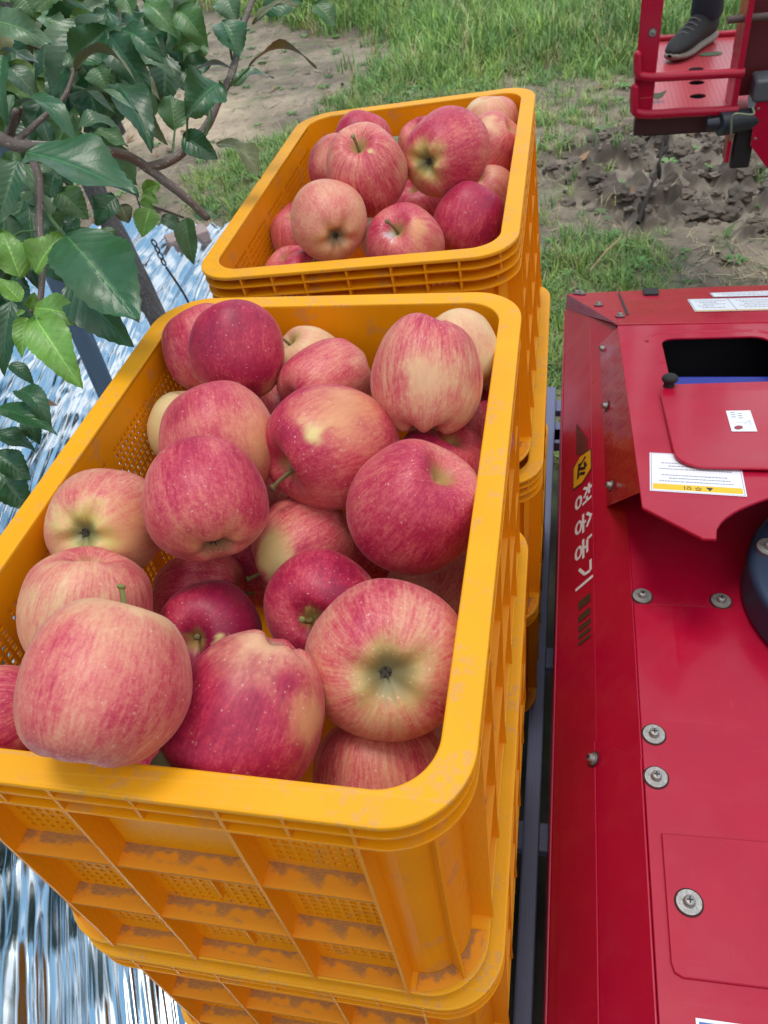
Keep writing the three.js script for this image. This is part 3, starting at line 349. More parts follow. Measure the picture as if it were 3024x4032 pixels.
apple([-0.0412,1.1249,-0.3727],0.0420,[0.518,0.838,-0.173],{red:0.75,deep:0.3,stripe:0.3,tall:1.0,where:'front'},'shaded red apple in the gap left of the scarred one');
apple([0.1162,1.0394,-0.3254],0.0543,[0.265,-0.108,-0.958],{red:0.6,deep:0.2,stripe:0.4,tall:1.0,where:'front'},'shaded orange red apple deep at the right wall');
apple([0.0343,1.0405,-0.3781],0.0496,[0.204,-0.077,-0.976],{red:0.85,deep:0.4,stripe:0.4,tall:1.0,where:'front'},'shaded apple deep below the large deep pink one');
apple([-0.128,1.2152,-0.0551],0.0345,[0.902,0.227,-0.367],{red:0.72,deep:0.3,stripe:0.6,tall:1.0,patches:[[[0.902,0.227,-0.367],0.3,'cream']],where:'front'},'pink apple with a pale stem hollow in the front left corner');
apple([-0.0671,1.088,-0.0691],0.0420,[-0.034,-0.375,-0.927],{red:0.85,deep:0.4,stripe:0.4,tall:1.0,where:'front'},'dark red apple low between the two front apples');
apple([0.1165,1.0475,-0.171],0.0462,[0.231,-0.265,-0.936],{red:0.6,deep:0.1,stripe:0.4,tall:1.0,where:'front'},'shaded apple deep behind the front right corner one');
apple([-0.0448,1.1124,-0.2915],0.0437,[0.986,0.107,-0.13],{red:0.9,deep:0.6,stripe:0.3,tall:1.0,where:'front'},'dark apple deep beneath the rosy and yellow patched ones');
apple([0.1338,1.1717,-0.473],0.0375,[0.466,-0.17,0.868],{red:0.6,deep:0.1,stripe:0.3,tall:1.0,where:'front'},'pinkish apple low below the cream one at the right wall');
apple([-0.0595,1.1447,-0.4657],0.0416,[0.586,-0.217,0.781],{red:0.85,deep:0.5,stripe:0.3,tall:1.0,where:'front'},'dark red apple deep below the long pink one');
apple([-0.0172,1.2756,-0.7861],0.0484,[-0.01,0.871,0.49],{red:0.68,deep:0.3,stripe:0.7,tall:1.0,patches:[[[0.074,0.936,0.344],0.2,'cream'],[[0.379,0.583,0.719],0.1,'yellow']],stem:1,where:'back'},'striped apple with upright stem and pale scar, middle of the back crate');
apple([0.0745,1.273,-0.8316],0.0514,[0.39,-0.156,-0.907],{red:0.74,deep:0.35,stripe:0.3,tall:1.0,blush:[0.624,0.754,0.206],patches:[[[-0.386,0.178,0.905],0.42,'lime']],calyx:1,where:'back'},'large rosy apple with a yellow green eye, on top of the back crate');
apple([-0.0511,1.2492,-0.7083],0.0453,[-0.455,0.094,-0.885],{red:0.5,deep:0.15,stripe:0.3,tall:1.0,blush:[-0.218,0.971,-0.099],patches:[[[0.449,-0.084,0.89],0.4,'orange']],calyx:1,where:'back'},'peach coloured apple with a dark eye, front left of the back crate');
apple([0.0378,1.2202,-0.7017],0.0440,[-0.073,0.796,0.601],{red:0.72,deep:0.35,stripe:0.4,tall:0.95,patches:[[[0.569,0.593,0.57],0.3,'orange'],[[-0.305,0.669,0.677],0.17,'white']],stem:1,where:'back'},'pink apple with a white grey hollow and straight stem in the back crate');
apple([0.1087,1.2126,-0.7732],0.0442,[0.262,0.82,-0.509],{red:0.92,deep:0.6,stripe:0.35,tall:1.0,where:'back'},'crimson apple front right in the back crate');
apple([0.1097,1.2213,-1.0785],0.0413,[-0.079,0.979,-0.186],{red:0.5,deep:0.1,stripe:0.4,tall:1.0,blush:[0.659,-0.533,0.53],patches:[[[-0.256,0.919,0.299],0.4,'cream']],where:'back'},'pale pink apple in the far right corner of the back crate');
apple([0.1164,1.2164,-0.9991],0.0447,[0.712,0.701,0.042],{red:0.62,deep:0.2,stripe:0.4,tall:1.0,blush:[0.567,-0.306,0.765],patches:[[[-0.142,0.811,0.568],0.3,'cream']],where:'back'},'pink apple with a side hollow at the right wall of the back crate');
apple([-0.0759,1.2288,-1.0191],0.0438,[0.117,0.83,-0.546],{red:0.82,deep:0.4,stripe:0.3,tall:1.0,where:'back'},'rosy red apple at the far wall of the back crate');
apple([-0.0952,1.2261,-0.9413],0.0407,[-0.287,-0.487,0.825],{red:0.7,deep:0.2,stripe:0.4,tall:1.0,patches:[[[-0.363,-0.509,0.78],0.35,'orange']],where:'back'},'apple with an orange base left behind the striped one of the back crate');
apple([0.008,1.1973,-1.0778],0.0412,[-0.261,0.927,0.27],{red:0.75,deep:0.2,stripe:0.4,tall:1.0,where:'back'},'apple peeking out behind the large rosy one of the back crate');
apple([-0.1278,1.1738,-0.8347],0.0440,[-0.17,0.963,0.209],{red:0.78,deep:0.3,stripe:0.4,tall:1.0,where:'back'},'red apple left behind the peach coloured one');
apple([-0.1237,1.1516,-0.7565],0.0417,[-0.171,0.971,0.166],{red:0.8,deep:0.3,stripe:0.4,tall:1.0,where:'back'},'red apple low in the front left corner of the back crate');
apple([-0.084,1.1755,-0.6886],0.0423,[0.333,0.915,0.228],{red:0.85,deep:0.5,stripe:0.4,tall:1.0,stem:1,where:'back'},'small looking red apple with a stem below the peach coloured one');
apple([0.0273,1.1757,-0.8981],0.0424,[-0.267,0.94,0.21],{red:0.85,deep:0.3,stripe:0.4,tall:1.0,where:'back'},'shaded red apple between the large rosy and the crimson one');
apple([-0.0067,1.1726,-0.8267],0.0409,[-0.244,0.951,0.192],{red:0.3,deep:0.1,stripe:0.4,tall:1.0,where:'back'},'pale apple low behind the one with white grey hollow');
apple([0.1169,1.1771,-0.9302],0.0400,[-0.321,0.925,0.202],{red:0.65,deep:0.1,stripe:0.4,tall:1.0,where:'back'},'orange red shaded apple behind the crimson one at the right wall');
{ // a dry leaf lying between the two front apples
  const g = new THREE.PlaneGeometry(0.042, 0.026, 10, 6), p = g.attributes.position; for (let i = 0; i < p.count; i++) { const x = p.getX(i) / 0.021, y = p.getY(i) / 0.013, w = Math.sqrt(Math.max(0, 1 - x * x * 0.92)); p.setXYZ(i, p.getX(i), p.getY(i) * w, 0.003 * x * x - 0.003 * Math.abs(y)); } g.computeVertexNormals();
  const o = part('fallen_leaf', g, std(0.20, 0.21, 0.09, 0.8)); o.position.set(0.017, 1.231, -0.032); o.rotation.set(-1.05, 0.2, 0.4); tag(o, 'olive dried leaf tucked between the two front apples', 'leaf');
}

// ---------------------------------------------------------------- cart under the crates
{
  const c = thing('transport_cart', 0, 0, -0.65); tag(c, 'dark blue steel cart frame carrying the crate stacks', 'cart');
  const m = std(0.17, 0.19, 0.31, 0.45, 0.1, { map: tex(256, 256, (i, j, o) => { const k = 0.75 + 0.5 * f2(i / 20, j / 20, 4); o[0] = o[1] = o[2] = k * 0.9; }, true, 4, 4) }), dk = std(0.04, 0.042, 0.06, 0.6, 0.2), rub = std(0.02, 0.02, 0.02, 0.9);
  for (const x of [0.202, -0.202]) part('rail', rbox(0.027, 0.027, 2.3, x, 0.2985, 0.1, 0.003), m, c);
  for (const z of [-1.0, -0.87, -0.15, 0.22, 0.6, 1.1]) part('crossbar', rbox(0.50, 0.022, 0.05, 0.005, 0.274, z, 0.003), m, c);
  part('bracket', rbox(0.04, 0.03, 0.09, 0.233, 0.27, -0.88, 0.003), m, c);
  for (const z of [-0.8, 0.9]) { part('axle', new THREE.CylinderGeometry(0.014, 0.014, 0.36, 12).rotateZ(Math.PI / 2).translate(0, 0.13, z), dk, c); for (const x of [-0.15, 0.15]) { const w = part('wheel', new THREE.TorusGeometry(0.09, 0.036, 10, 28).rotateY(Math.PI / 2).translate(x, 0.13, z), rub, c); part('hub', new THREE.CylinderGeometry(0.06, 0.06, 0.03, 18).rotateZ(Math.PI / 2).translate(x, 0.13, z), m, w); part('fork', rbox(0.02, 0.14, 0.03, x + 0.05 * Math.sign(x), 0.19, z), dk, c); } }
  const p = part('ground_pipe', taper([[-0.25, 0.045, -0.13], [0.1, 0.04, -0.125], [0.62, 0.05, -0.11]], 0.026, 0.026, 20, 14), std(0.42, 0.44, 0.33, 0.5)); tag(p, 'pale round pipe lying across the soil beneath the cart', 'pipe');
}

// ---------------------------------------------------------------- red machine on the right
const redRough = tex(256, 256, (i, j, o) => { o[0] = o[1] = o[2] = 0.22 + 0.26 * f2(i / 22, j / 22, 4) * f2(i / 60 + 8, j / 60, 2) * 2; }, false, 1.6, 1.6), redMap = tex(512, 512, (i, j, o) => { const a = f2(i / 60, j / 60, 4), b = n2(i / 2.2, j / 2.2), s = smoothstep(f2(i / 30 + 70, j / 30, 4), 0.45, 0.8) * 0.045, sp = (n2(i / 3 + 7, j / 3) > 0.972 ? 0.14 : 0) + (n2(i / 1.3 + 90, j / 40 + i / 90) > 0.955 && a > 0.5 ? 0.10 : 0) + (n2(i / 40 + j / 60, j / 1.4 + 33) > 0.965 && a < 0.5 ? 0.10 : 0); const k = 0.93 + 0.12 * a + 0.03 * b; o[0] = lerp(0.405 * k, 0.5, s * 0.6 + sp * 0.7); o[1] = lerp(0.003, 0.18, s * 0.6 + sp * 0.7); o[2] = lerp(0.030, 0.20, s * 0.6 + sp * 0.7); }, true, 2.2, 2.2);
const mRed = new THREE.MeshPhysicalMaterial({ map: redMap, roughness: 1, roughnessMap: redRough, specularIntensity: 0.5, clearcoat: 0.22, clearcoatRoughness: 0.12 });
const grime = std(0.05, 0.012, 0.012, 0.9), steel = new THREE.MeshStandardMaterial({ map: tex(128, 128, (i, j, o) => { const a = f2(i / 14, j / 14, 4), k = 0.24 + 0.2 * a - (n2(i / 5 + 9, j / 5) > 0.8 ? 0.1 : 0); o[0] = k; o[1] = k * 0.98; o[2] = k * 0.94; }), roughness: 0.5, metalness: 0.6 }), black = std(0.012, 0.012, 0.014, 0.55), rubber = std(0.018, 0.018, 0.02, 0.8), white = std(0.78, 0.78, 0.80, 0.5);
function bolt(parent, at, n, r = 0.012, flat = true) {             // washer with a cross-head screw
  const q = new THREE.Quaternion().setFromUnitVectors(V(0, 1, 0), V(...n).normalize()), w = new THREE.CylinderGeometry(r, r, 0.0018, 28).translate(0, 0.0009, 0), h = new THREE.CylinderGeometry(r * 0.42, r * 0.50, 0.005, 20).translate(0, 0.0043, 0), d = new THREE.SphereGeometry(r * 0.43, 18, 8, 0, 6.3, 0, 1.57).scale(1, 0.35, 1).translate(0, 0.0067, 0);
  const b = part('bolt', flat ? [w, h, d] : [w.clone().scale(0.7, 1, 0.7), h, d], steel, parent); b.applyQuaternion(q); b.position.set(...at);
  part('grime_ring', new THREE.CylinderGeometry(r * (flat ? 1.1 : 0.85), r * (flat ? 1.16 : 0.9), 0.0005, 24).translate(0, 0.0003, 0), grime, b); part('cross_slot', [box(r * 0.5, 0.0006, r * 0.11, 0, 0.0088, 0), box(r * 0.11, 0.0006, r * 0.5, 0, 0.0089, 0)], black, b);
  return b;
}
function decal(w, h, px, py, draw) { const c = document.createElement('canvas'); c.width = px; c.height = py; draw(c.getContext('2d'), px, py); const t = new THREE.CanvasTexture(c); t.colorSpace = THREE.SRGBColorSpace; return new THREE.MeshStandardMaterial({ map: t, roughness: 0.4 }); }
function sticker(name, P, m, parent, lift = 0.0006) {              // P: corners 00, 10, 11, 01 on the surface
  const v = P.map((p) => V(...p)), n = v[1].clone().sub(v[0]).cross(v[3].clone().sub(v[0])).normalize(); if (n.y < 0) n.negate();
  return part(name, quads([v.map((p) => p.clone().addScaledVector(n, lift).toArray())]), m, parent);
}
const machine = thing('farm_machine', 0.6, 0, -0.5); tag(machine, 'red sheet metal farm machine with white lettering, stickers and bolts beside the crates', 'machine');
const mp = (name, geo, m, parent = machine) => { const list = Array.isArray(geo) ? geo : [geo]; return part(name, list.map((g) => parent === machine ? g.translate(-0.6, 0, 0.5) : g), m, parent); };
{
  const ZN = 0.55, XR = 1.0;
  const xs = [0.232, 0.281, 0.326], ys = [0.66, 0.735, 0.79];
  mp('lower_side', plate([[0.232, 0.2, ZN], [0.232, 0.2, -1.5], [0.232, 0.659, -1.518], [0.232, 0.659, ZN]], 0.003), mRed);
  mp('lettered_panel', plate([[xs[0], ys[0], ZN], [xs[0], ys[0], -1.518], [xs[1], ys[1], -1.402], [xs[1], ys[1], ZN]], 0.003), mRed);
  mp('upper_panel', plate([[xs[1], ys[1], -0.30], [xs[1], ys[1], -1.402], [xs[2], ys[2], -1.225], [xs[2], ys[2], -0.30]], 0.003), mRed);
  mp('upper_panel', plate([[xs[1] - 0.001, ys[1] + 0.001, ZN], [xs[1] - 0.001, ys[1] + 0.001, -0.359], [xs[2] - 0.001, ys[2] + 0.0012, -0.310], [xs[2] - 0.001, ys[2] + 0.0012, ZN]], 0.003), mRed);
  mp('lap_plate', plate([[0.2404, 0.6772, ZN], [0.2404, 0.6772, -0.35], [0.2787, 0.7357, -0.359], [0.2787, 0.7357, ZN]], 0.003), mRed);
  mp('top_plate', plate([[0.3275, 0.79, -0.5355], [0.3275, 0.79, -0.80], [XR, 0.79, -0.80], [XR, 0.79, -0.5355]], 0.003), mRed);
  mp('top_plate', plate([[0.3275, 0.7915, ZN], [0.3275, 0.7915, -0.5345], [XR, 0.7915, -0.5375], [XR, 0.7915, ZN]], 0.003), mRed);
  mp('back_panel', plate([[0.326, 0.81, -1.2], [XR - 0.05, 0.81, -1.2], [XR - 0.05, 0.683, -1.565], [0.58, 0.683, -1.565], [0.232, 0.70, -1.518]], 0.003), mRed);
  mp('corner_gusset', quads([[[0.232, 0.66, -1.518], [0.281, 0.735, -1.402], [0.326, 0.81, -1.2], [0.232, 0.70, -1.518]], [[0.281, 0.735, -1.402], [0.326, 0.79, -1.225], [0.326, 0.81, -1.2], [0.326, 0.81, -1.2]]]), mRed);
  mp('end_wall', quads([[[0.233, 0.2, -1.5], [XR - 0.05, 0.2, -1.5], [XR - 0.05, 0.683, -1.563], [0.233, 0.699, -1.516]]]), mRed);
  mp('right_wall', quads([[[XR, 0.2, ZN], [XR, 0.79, ZN], [XR - 0.02, 0.79, -1.22], [XR - 0.05, 0.2, -1.5]]]), mRed);
  mp('near_wall', quads([[[0.233, 0.2, ZN], [0.233, 0.66, ZN], [0.327, 0.788, ZN], [XR, 0.2, ZN]], [[0.327, 0.788, ZN], [XR, 0.788, ZN], [XR, 0.2, ZN], [XR, 0.2, ZN]]]), mRed);
  for (const z of [-1.2, 0.2]) mp('track_roller', [new THREE.CylinderGeometry(0.16, 0.16, 0.5, 24).rotateZ(Math.PI / 2).translate(0.62, 0.161, z)], rubber);
  // hood: slopes up towards the viewer, with an opening and a sliding lid
  const hy = (z) => 0.81 + (z + 1.19) * (0.13 / 0.624), H = (x, z, up = 0) => [x, hy(z) + up, z];
  const arc = []; for (let i = 0; i <= 8; i++) { const t = i / 8; arc.push(H(lerp(0.401, 0.473, Math.pow(t, 1.5)), lerp(-0.501, -0.592, Math.pow(t, 0.75)))); }
  const rq = (cx, cz, r, a0, a1) => { const l = []; for (let i = 0; i <= 5; i++) { const a = lerp(a0, a1, i / 5); l.push(H(cx + Math.cos(a) * r, cz + Math.sin(a) * r)); } return l; };
  const hole = [...rq(0.424, -1.103, 0.026, Math.PI, Math.PI * 1.5), ...rq(0.55, -1.108, 0.026, Math.PI * 1.5, Math.PI * 2), H(0.576, -0.86), H(0.395, -0.86)];
  const hood = mp('hood', plate([H(0.326, -1.197), H(0.325, -0.562), H(0.386, -0.501), ...arc, H(0.60, -0.615), H(XR - 0.06, -0.615), H(XR - 0.06, -1.205)], 0.004, [hole]), mRed);
  mp('hood_flap', quads([0, 1, 2, 3, 4, 5].map((k) => { const B = (t) => [0.2975 + 0.0025 * t, 0.7565 + 0.002 * t, lerp(-1.215, -0.752, t)], T = (t) => H(0.3262, lerp(-1.19, -0.598, t), -0.001); return [B(k / 6), B((k + 1) / 6), T((k + 1) / 6), T(k / 6)]; })), mRed);
  mp('opening_frame', [tube([...rq(0.419, -1.112, 0.046, Math.PI, Math.PI * 1.5), ...rq(0.55, -1.114, 0.046, Math.PI * 1.5, Math.PI * 2)].map((p) => [p[0], p[1] - 0.003, p[2]]), 0.005, 30, 6)], mRed);
  mp('inner_well', quads([[[0.37, 0.70, -1.18], [0.62, 0.70, -1.18], [0.62, 0.70, -0.7], [0.37, 0.70, -0.7]], [[0.37, 0.70, -1.18], [0.62, 0.70, -1.18], [0.62, 0.808, -1.18], [0.37, 0.808, -1.18]], [[0.37, 0.70, -1.18], [0.37, 0.70, -0.7], [0.37, 0.88, -0.7], [0.37, 0.80, -1.18]], [[0.62, 0.70, -1.18], [0.62, 0.70, -0.7], [0.62, 0.88, -0.7], [0.62, 0.80, -1.18]]]), black);
  const tank = mp('fuel_tank', rbox(0.235, 0.1, 0.165, 0.495, 0.753, -0.962, 0.012), std(0.006, 0.016, 0.25, 0.35)); part('filler_cap', new THREE.CylinderGeometry(0.04, 0.044, 0.02, 24).translate(0.51 - 0.6, 0.811, -0.945 + 0.5), std(0.10, 0.11, 0.13, 0.6), tank);
  const lidH = 0.007, L = (x, z) => H(x, z, lidH), lc = []; for (let i = 0; i <= 7; i++) { const a = Math.PI - i / 7 * Math.PI / 2; lc.push(L(0.411 + Math.cos(a) * 0.037, -0.69 + Math.sin(a) * 0.037)); }
  const lid = mp('sliding_lid', plate([L(0.374, -0.888), ...lc, L(0.60, -0.652), L(0.60, -0.928), L(0.388, -0.912)], 0.004, [], 0.0012), mRed);
  const kn = (x, z) => { const q = H(x, z, lidH); return mp('knob', [new THREE.CylinderGeometry(0.007, 0.009, 0.01, 14).translate(q[0], q[1] + 0.004, q[2]), new THREE.SphereGeometry(0.0125, 18, 12).scale(1, 0.62, 0.85).translate(q[0], q[1] + 0.014, q[2])], rubber); }; kn(0.389, -0.905); kn(0.60, -1.168);
  // stickers
  const lines = (g, x, y, w, rows, gap, s) => { g.fillStyle = '#5b5f6c'; let k = seedText; for (let r = 0; r < rows; r++) { let q = x + (r % 3) * 14; while (q < x + w - ((r * 53) % 90)) { const l = 6 + ((k = (k * 16807) % 2147483647) % 12); g.fillRect(q, y + r * gap, l, s); q += l + 4; } } }; let seedText = 911;
  mp('warning_sticker', quads([[H(0.457, -0.691, 0.0006), H(0.3445, -0.699, 0.0006), H(0.337, -0.600, 0.0006), H(0.449, -0.592, 0.0006)]]), decal(1, 1, 512, 440, (g, w, h) => { g.fillStyle = '#e8e9f2'; g.fillRect(0, 0, w, h); g.strokeStyle = '#8b8fa2'; g.lineWidth = 4; g.strokeRect(9, 9, w - 18, h - 18); g.fillStyle = '#e9bd10'; g.fillRect(16, h - 78 - 340 + 0, w - 32, 62);
    g.fillStyle = '#2a2416'; g.beginPath(); g.moveTo(170, 70); g.lineTo(190, 30); g.lineTo(210, 70); g.fill(); g.strokeStyle = '#2a2416'; g.lineWidth = 5; const J = (x, y) => { g.beginPath(); g.moveTo(x, y); g.lineTo(x + 30, y); g.moveTo(x + 15, y); g.lineTo(x, y + 16); g.moveTo(x + 15, y); g.lineTo(x + 30, y + 16); g.moveTo(x - 4, y + 22); g.lineTo(x + 34, y + 22); g.moveTo(x + 15, y + 22); g.lineTo(x + 15, y + 36); g.stroke(); }; J(236, 34); g.beginPath(); g.arc(300, 46, 11, 0, 7); g.moveTo(324, 32); g.lineTo(324, 70); g.moveTo(290, 66); g.lineTo(312, 66); g.stroke();
    lines(g, 60, 112, 400, 3, 34, 9); lines(g, 60, 250, 400, 3, 34, 9); }));
  mp('instruction_sticker', quads([[[0.456, 0, -0.752], [0.489, 0, -0.753], [0.4915, 0, -0.819], [0.4585, 0, -0.817]].map((p) => H(p[0], p[2], lidH + 0.0007))]), decal(1, 1, 256, 512, (g, w, h) => { g.fillStyle = '#e6e8f2'; g.fillRect(0, 0, w, h); g.fillStyle = '#555a68'; for (let k = 0; k < 6; k++) { g.fillRect(40 + (k % 2) * 70, 40 + k * 28, 46, 16); } g.strokeStyle = '#6a6f80'; g.lineWidth = 5; g.beginPath(); g.moveTo(150, 330); g.lineTo(215, 250); g.lineTo(215, 360); g.moveTo(60, 300); g.lineTo(200, 300); g.stroke(); g.fillStyle = '#a02430'; g.beginPath(); g.ellipse(80, 420, 36, 48, 0.6, 0, 7); g.fill(); g.strokeStyle = '#2a2a30'; g.lineWidth = 9; g.stroke(); }), machine);
  const B = (x, z, up = 0) => { const t = (0.81 - (z * -1 - 1.2) * (0.11 / 0.318)); return [x, t + up, z]; };
  mp('long_sticker', quads([[B(0.478, -1.292, 0.001), B(0.80, -1.30, 0.001), B(0.80, -1.42, 0.001), B(0.481, -1.418, 0.001)]]), decal(1, 1, 768, 256, (g, w, h) => { g.fillStyle = '#dfe2ea'; g.fillRect(0, 0, w, h); g.fillStyle = '#d8a63a'; g.fillRect(0, h - 26, w, 20); g.strokeStyle = '#8a90a0'; g.lineWidth = 4; g.strokeRect(6, 6, w - 12, h - 12); for (const x of [190, 480]) { g.beginPath(); g.moveTo(x, 0); g.lineTo(x, h); g.stroke(); } lines(g, 30, 40, 140, 5, 34, 10); lines(g, 220, 40, 240, 5, 34, 10); lines(g, 510, 40, 230, 5, 34, 10); }));
  mp('long_sticker', quads([[B(0.535, -1.436, 0.001), B(0.80, -1.44, 0.001), B(0.80, -1.505, 0.001), B(0.535, -1.482, 0.001)]]), decal(1, 1, 512, 128, (g, w, h) => { g.fillStyle = '#dfe2ea'; g.fillRect(0, 0, w, h); g.strokeStyle = '#8a90a0'; g.lineWidth = 4; g.strokeRect(4, 4, w - 8, h - 8); lines(g, 30, 30, 420, 3, 30, 9); }));
  mp('near_sticker', quads([[[0.359, 0.7922, 0.03], [0.47, 0.7922, 0.03], [0.47, 0.7922, -0.062], [0.359, 0.7922, -0.060]]]), decal(1, 1, 256, 200, (g, w, h) => { g.fillStyle = '#e8ebf4'; g.fillRect(0, 0, w, h); g.fillStyle = '#2f5fa8'; g.fillRect(6, 6, w - 12, h - 12); g.fillStyle = '#e8ebf4'; g.fillRect(24, 60, w - 48, h - 90); }));
  mp('catch', plate([B(0.400, -1.535, 0.006), B(0.434, -1.535, 0.006), B(0.429, -1.472, 0.006), B(0.398, -1.472, 0.006)], 0.006), black);
  mp('slot', quads([[B(0.345, -1.51, 0.001), B(0.349, -1.51, 0.001), B(0.353, -1.276, 0.001), B(0.347, -1.276, 0.001)]]), black);
  // near access cover
  mp('access_cover', plate([[0.341, 0.7945, -0.225], [0.341, 0.7945, -0.102], [0.3435, 0.7945, -0.094], [0.351, 0.7945, -0.0905], [0.62, 0.7945, -0.098], [0.62, 0.7945, -0.235]], 0.003, [], 0.001), mRed);
  const up = [0, 1, 0], bl = (p, n, r, f) => bolt(machine, [p[0] - 0.6, p[1], p[2] + 0.5], n, r, f);
  for (const [x, z, y] of [[0.339, -0.547, 0.7912], [0.437, -0.546, 0.7912], [0.341, -0.341, 0.7917], [0.340, -0.288, 0.7917], [0.362, -0.158, 0.7947]]) bl([x, y, z], up);
  const side = [-0.83, 0.55, 0]; bl([0.3035, 0.768, -1.18], [-0.95, 0.3, 0], 0.011, false); bl([0.3035, 0.784, -0.976], [-0.96, 0.26, 0], 0.011, false); bl([0.3035, 0.806, -0.748], [-0.96, 0.26, 0], 0.011, false); bl([0.2775, 0.736, -0.334], side, 0.011, false);
  for (const [x, z] of [[0.266, -1.503], [0.298, -1.374], [0.335, -1.262], [0.255, -1.512]]) bl(B(x, z, 0.001), [0, 0.94, -0.33], 0.011, false);
  // dark round pulley cover near the right edge
  const disc = mp('pulley_cover', [new THREE.LatheGeometry([[0, 0.052], [0.138, 0.052], [0.146, 0.049], [0.150, 0.044], [0.150, 0]].map((p) => new THREE.Vector2(...p)), 64).translate(0.611, 0.80, -0.55)], std(0.02, 0.035, 0.075, 0.45, 0.2)); bolt(disc, [0.490 - 0.6, 0.852, -0.588 + 0.5], up, 0.015);
  // lettering along the slanted side: reads from the far end towards the viewer, tops towards the machine's top
  const ux = xs[1] - xs[0], uy = ys[1] - ys[0], ul = Math.hypot(ux, uy), nx = -uy / ul, ny = ux / ul;
  const onSide = (z, s, lift = 0.0008) => [xs[0] + ux * s + nx * lift, ys[0] + uy * s + ny * lift, z];   // s = 0 bottom .. 1 top
  const bar = (a, b, w) => { const dz = b[0] - a[0], ds = (b[1] - a[1]) * ul, l = Math.hypot(dz, ds), pz = -ds / l * w / 2, ps = dz / l * w / 2 / ul; return [onSide(a[0] + pz, a[1] + ps), onSide(b[0] + pz, b[1] + ps), onSide(b[0] - pz, b[1] - ps), onSide(a[0] - pz, a[1] - ps)]; };
  const ringQ = (z, s, rz, rs, w) => { const l = []; for (let i = 0; i < 18; i++) { const a = i / 18 * 6.2832, b = (i + 1) / 18 * 6.2832; l.push(bar([z + Math.cos(a) * rz, s + Math.sin(a) * rs], [z + Math.cos(b) * rz, s + Math.sin(b) * rs], w)); } return l; };
  const letter = (z0, z1, strokes, rings) => { const q = [], X = (u) => lerp(z0, z1, u), Y = (v) => lerp(0.50, 0.985, v); for (const [a, b, c, d] of strokes) q.push(bar([X(a), Y(b)], [X(c), Y(d)], 0.0056)); for (const [u, v, ru, rv] of rings) q.push(...ringQ(X(u), Y(v), ru * (z1 - z0), rv * 0.485, 0.0056)); mp('letter', quads(q), white); };
  letter(-0.842, -0.797, [[0.28, 0.98, 0.42, 0.92], [0.08, 0.84, 0.62, 0.84], [0.35, 0.82, 0.08, 0.50], [0.35, 0.74, 0.62, 0.52], [0.9, 0.98, 0.9, 0.42], [0.66, 0.70, 0.9, 0.70]], [[0.58, 0.18, 0.28, 0.17]]);
  letter(-0.779, -0.735, [[0.5, 0.98, 0.15, 0.68], [0.5, 0.92, 0.85, 0.68], [0.5, 0.64, 0.5, 0.50], [0.02, 0.47, 0.98, 0.47]], [[0.5, 0.19, 0.28, 0.17]]);
  letter(-0.722, -0.680, [[0.18, 0.98, 0.18, 0.70], [0.18, 0.70, 0.85, 0.70], [0.5, 0.68, 0.5, 0.50], [0.02, 0.47, 0.98, 0.47]], [[0.5, 0.19, 0.28, 0.17]]);
  letter(-0.668, -0.624, [[0.05, 0.88, 0.55, 0.88], [0.55, 0.88, 0.5, 0.55], [0.5, 0.55, 0.05, 0.22], [0.88, 1.0, 0.88, 0.02]], []);
  const dashM = std(0.055, 0.028, 0.012, 0.6), dash = (a, b) => mp('stripe', quads([[onSide(a, 0.59, 0.0009), onSide(b, 0.59, 0.0009), onSide(b, 0.91, 0.0009), onSide(a, 0.91, 0.0009)]]), dashM);
  for (const [a, b] of [[-0.602, -0.586], [-0.576, -0.563], [-0.556, -0.546], [-0.541, -0.533], [-0.528, -0.522]]) dash(a, b);
  { const q = []; for (let i = 0; i < 7; i++) { const s = 0.5 + i * 0.055; q.push([onSide(-1.035 + i * 0.012, s, 0.0009), onSide(-0.945 + i * 0.0045, s, 0.0009), onSide(-0.945 + i * 0.0045, s + 0.036, 0.0009), onSide(-1.035 + i * 0.012, s + 0.036, 0.0009)]); } mp('stripe', quads(q), dashM); }
  const hex = (k, lift) => { const c = [-0.893, 0.70], pts = [[-0.036, -0.06], [-0.022, -0.27], [0.03, -0.27], [0.036, 0.0], [0.022, 0.27], [-0.026, 0.27]]; return pts.map((p, i) => { const n = pts[(i + 1) % 6]; return [onSide(c[0], c[1], lift), onSide(c[0] + p[0] * k, c[1] + p[1] * k, lift), onSide(c[0] + n[0] * k, c[1] + n[1] * k, lift), onSide(c[0], c[1], lift)]; }); };
  const em = mp('emblem', quads(hex(1.12, 0.0007)), std(0.10, 0.02, 0.015, 0.6)); mp('emblem', quads(hex(1, 0.0011)), std(0.68, 0.36, 0.01, 0.5));
  { const q = []; for (const [a, b, c, d] of [[-0.914, 0.82, -0.902, 0.6], [-0.902, 0.78, -0.886, 0.84], [-0.898, 0.62, -0.884, 0.82], [-0.884, 0.64, -0.872, 0.8], [-0.912, 0.62, -0.876, 0.58]]) q.push(bar([a, b], [c, d], 0.006).map((p) => [p[0] + nx * 0.001, p[1] + ny * 0.001, p[2]])); mp('emblem', quads(q), black); }
}

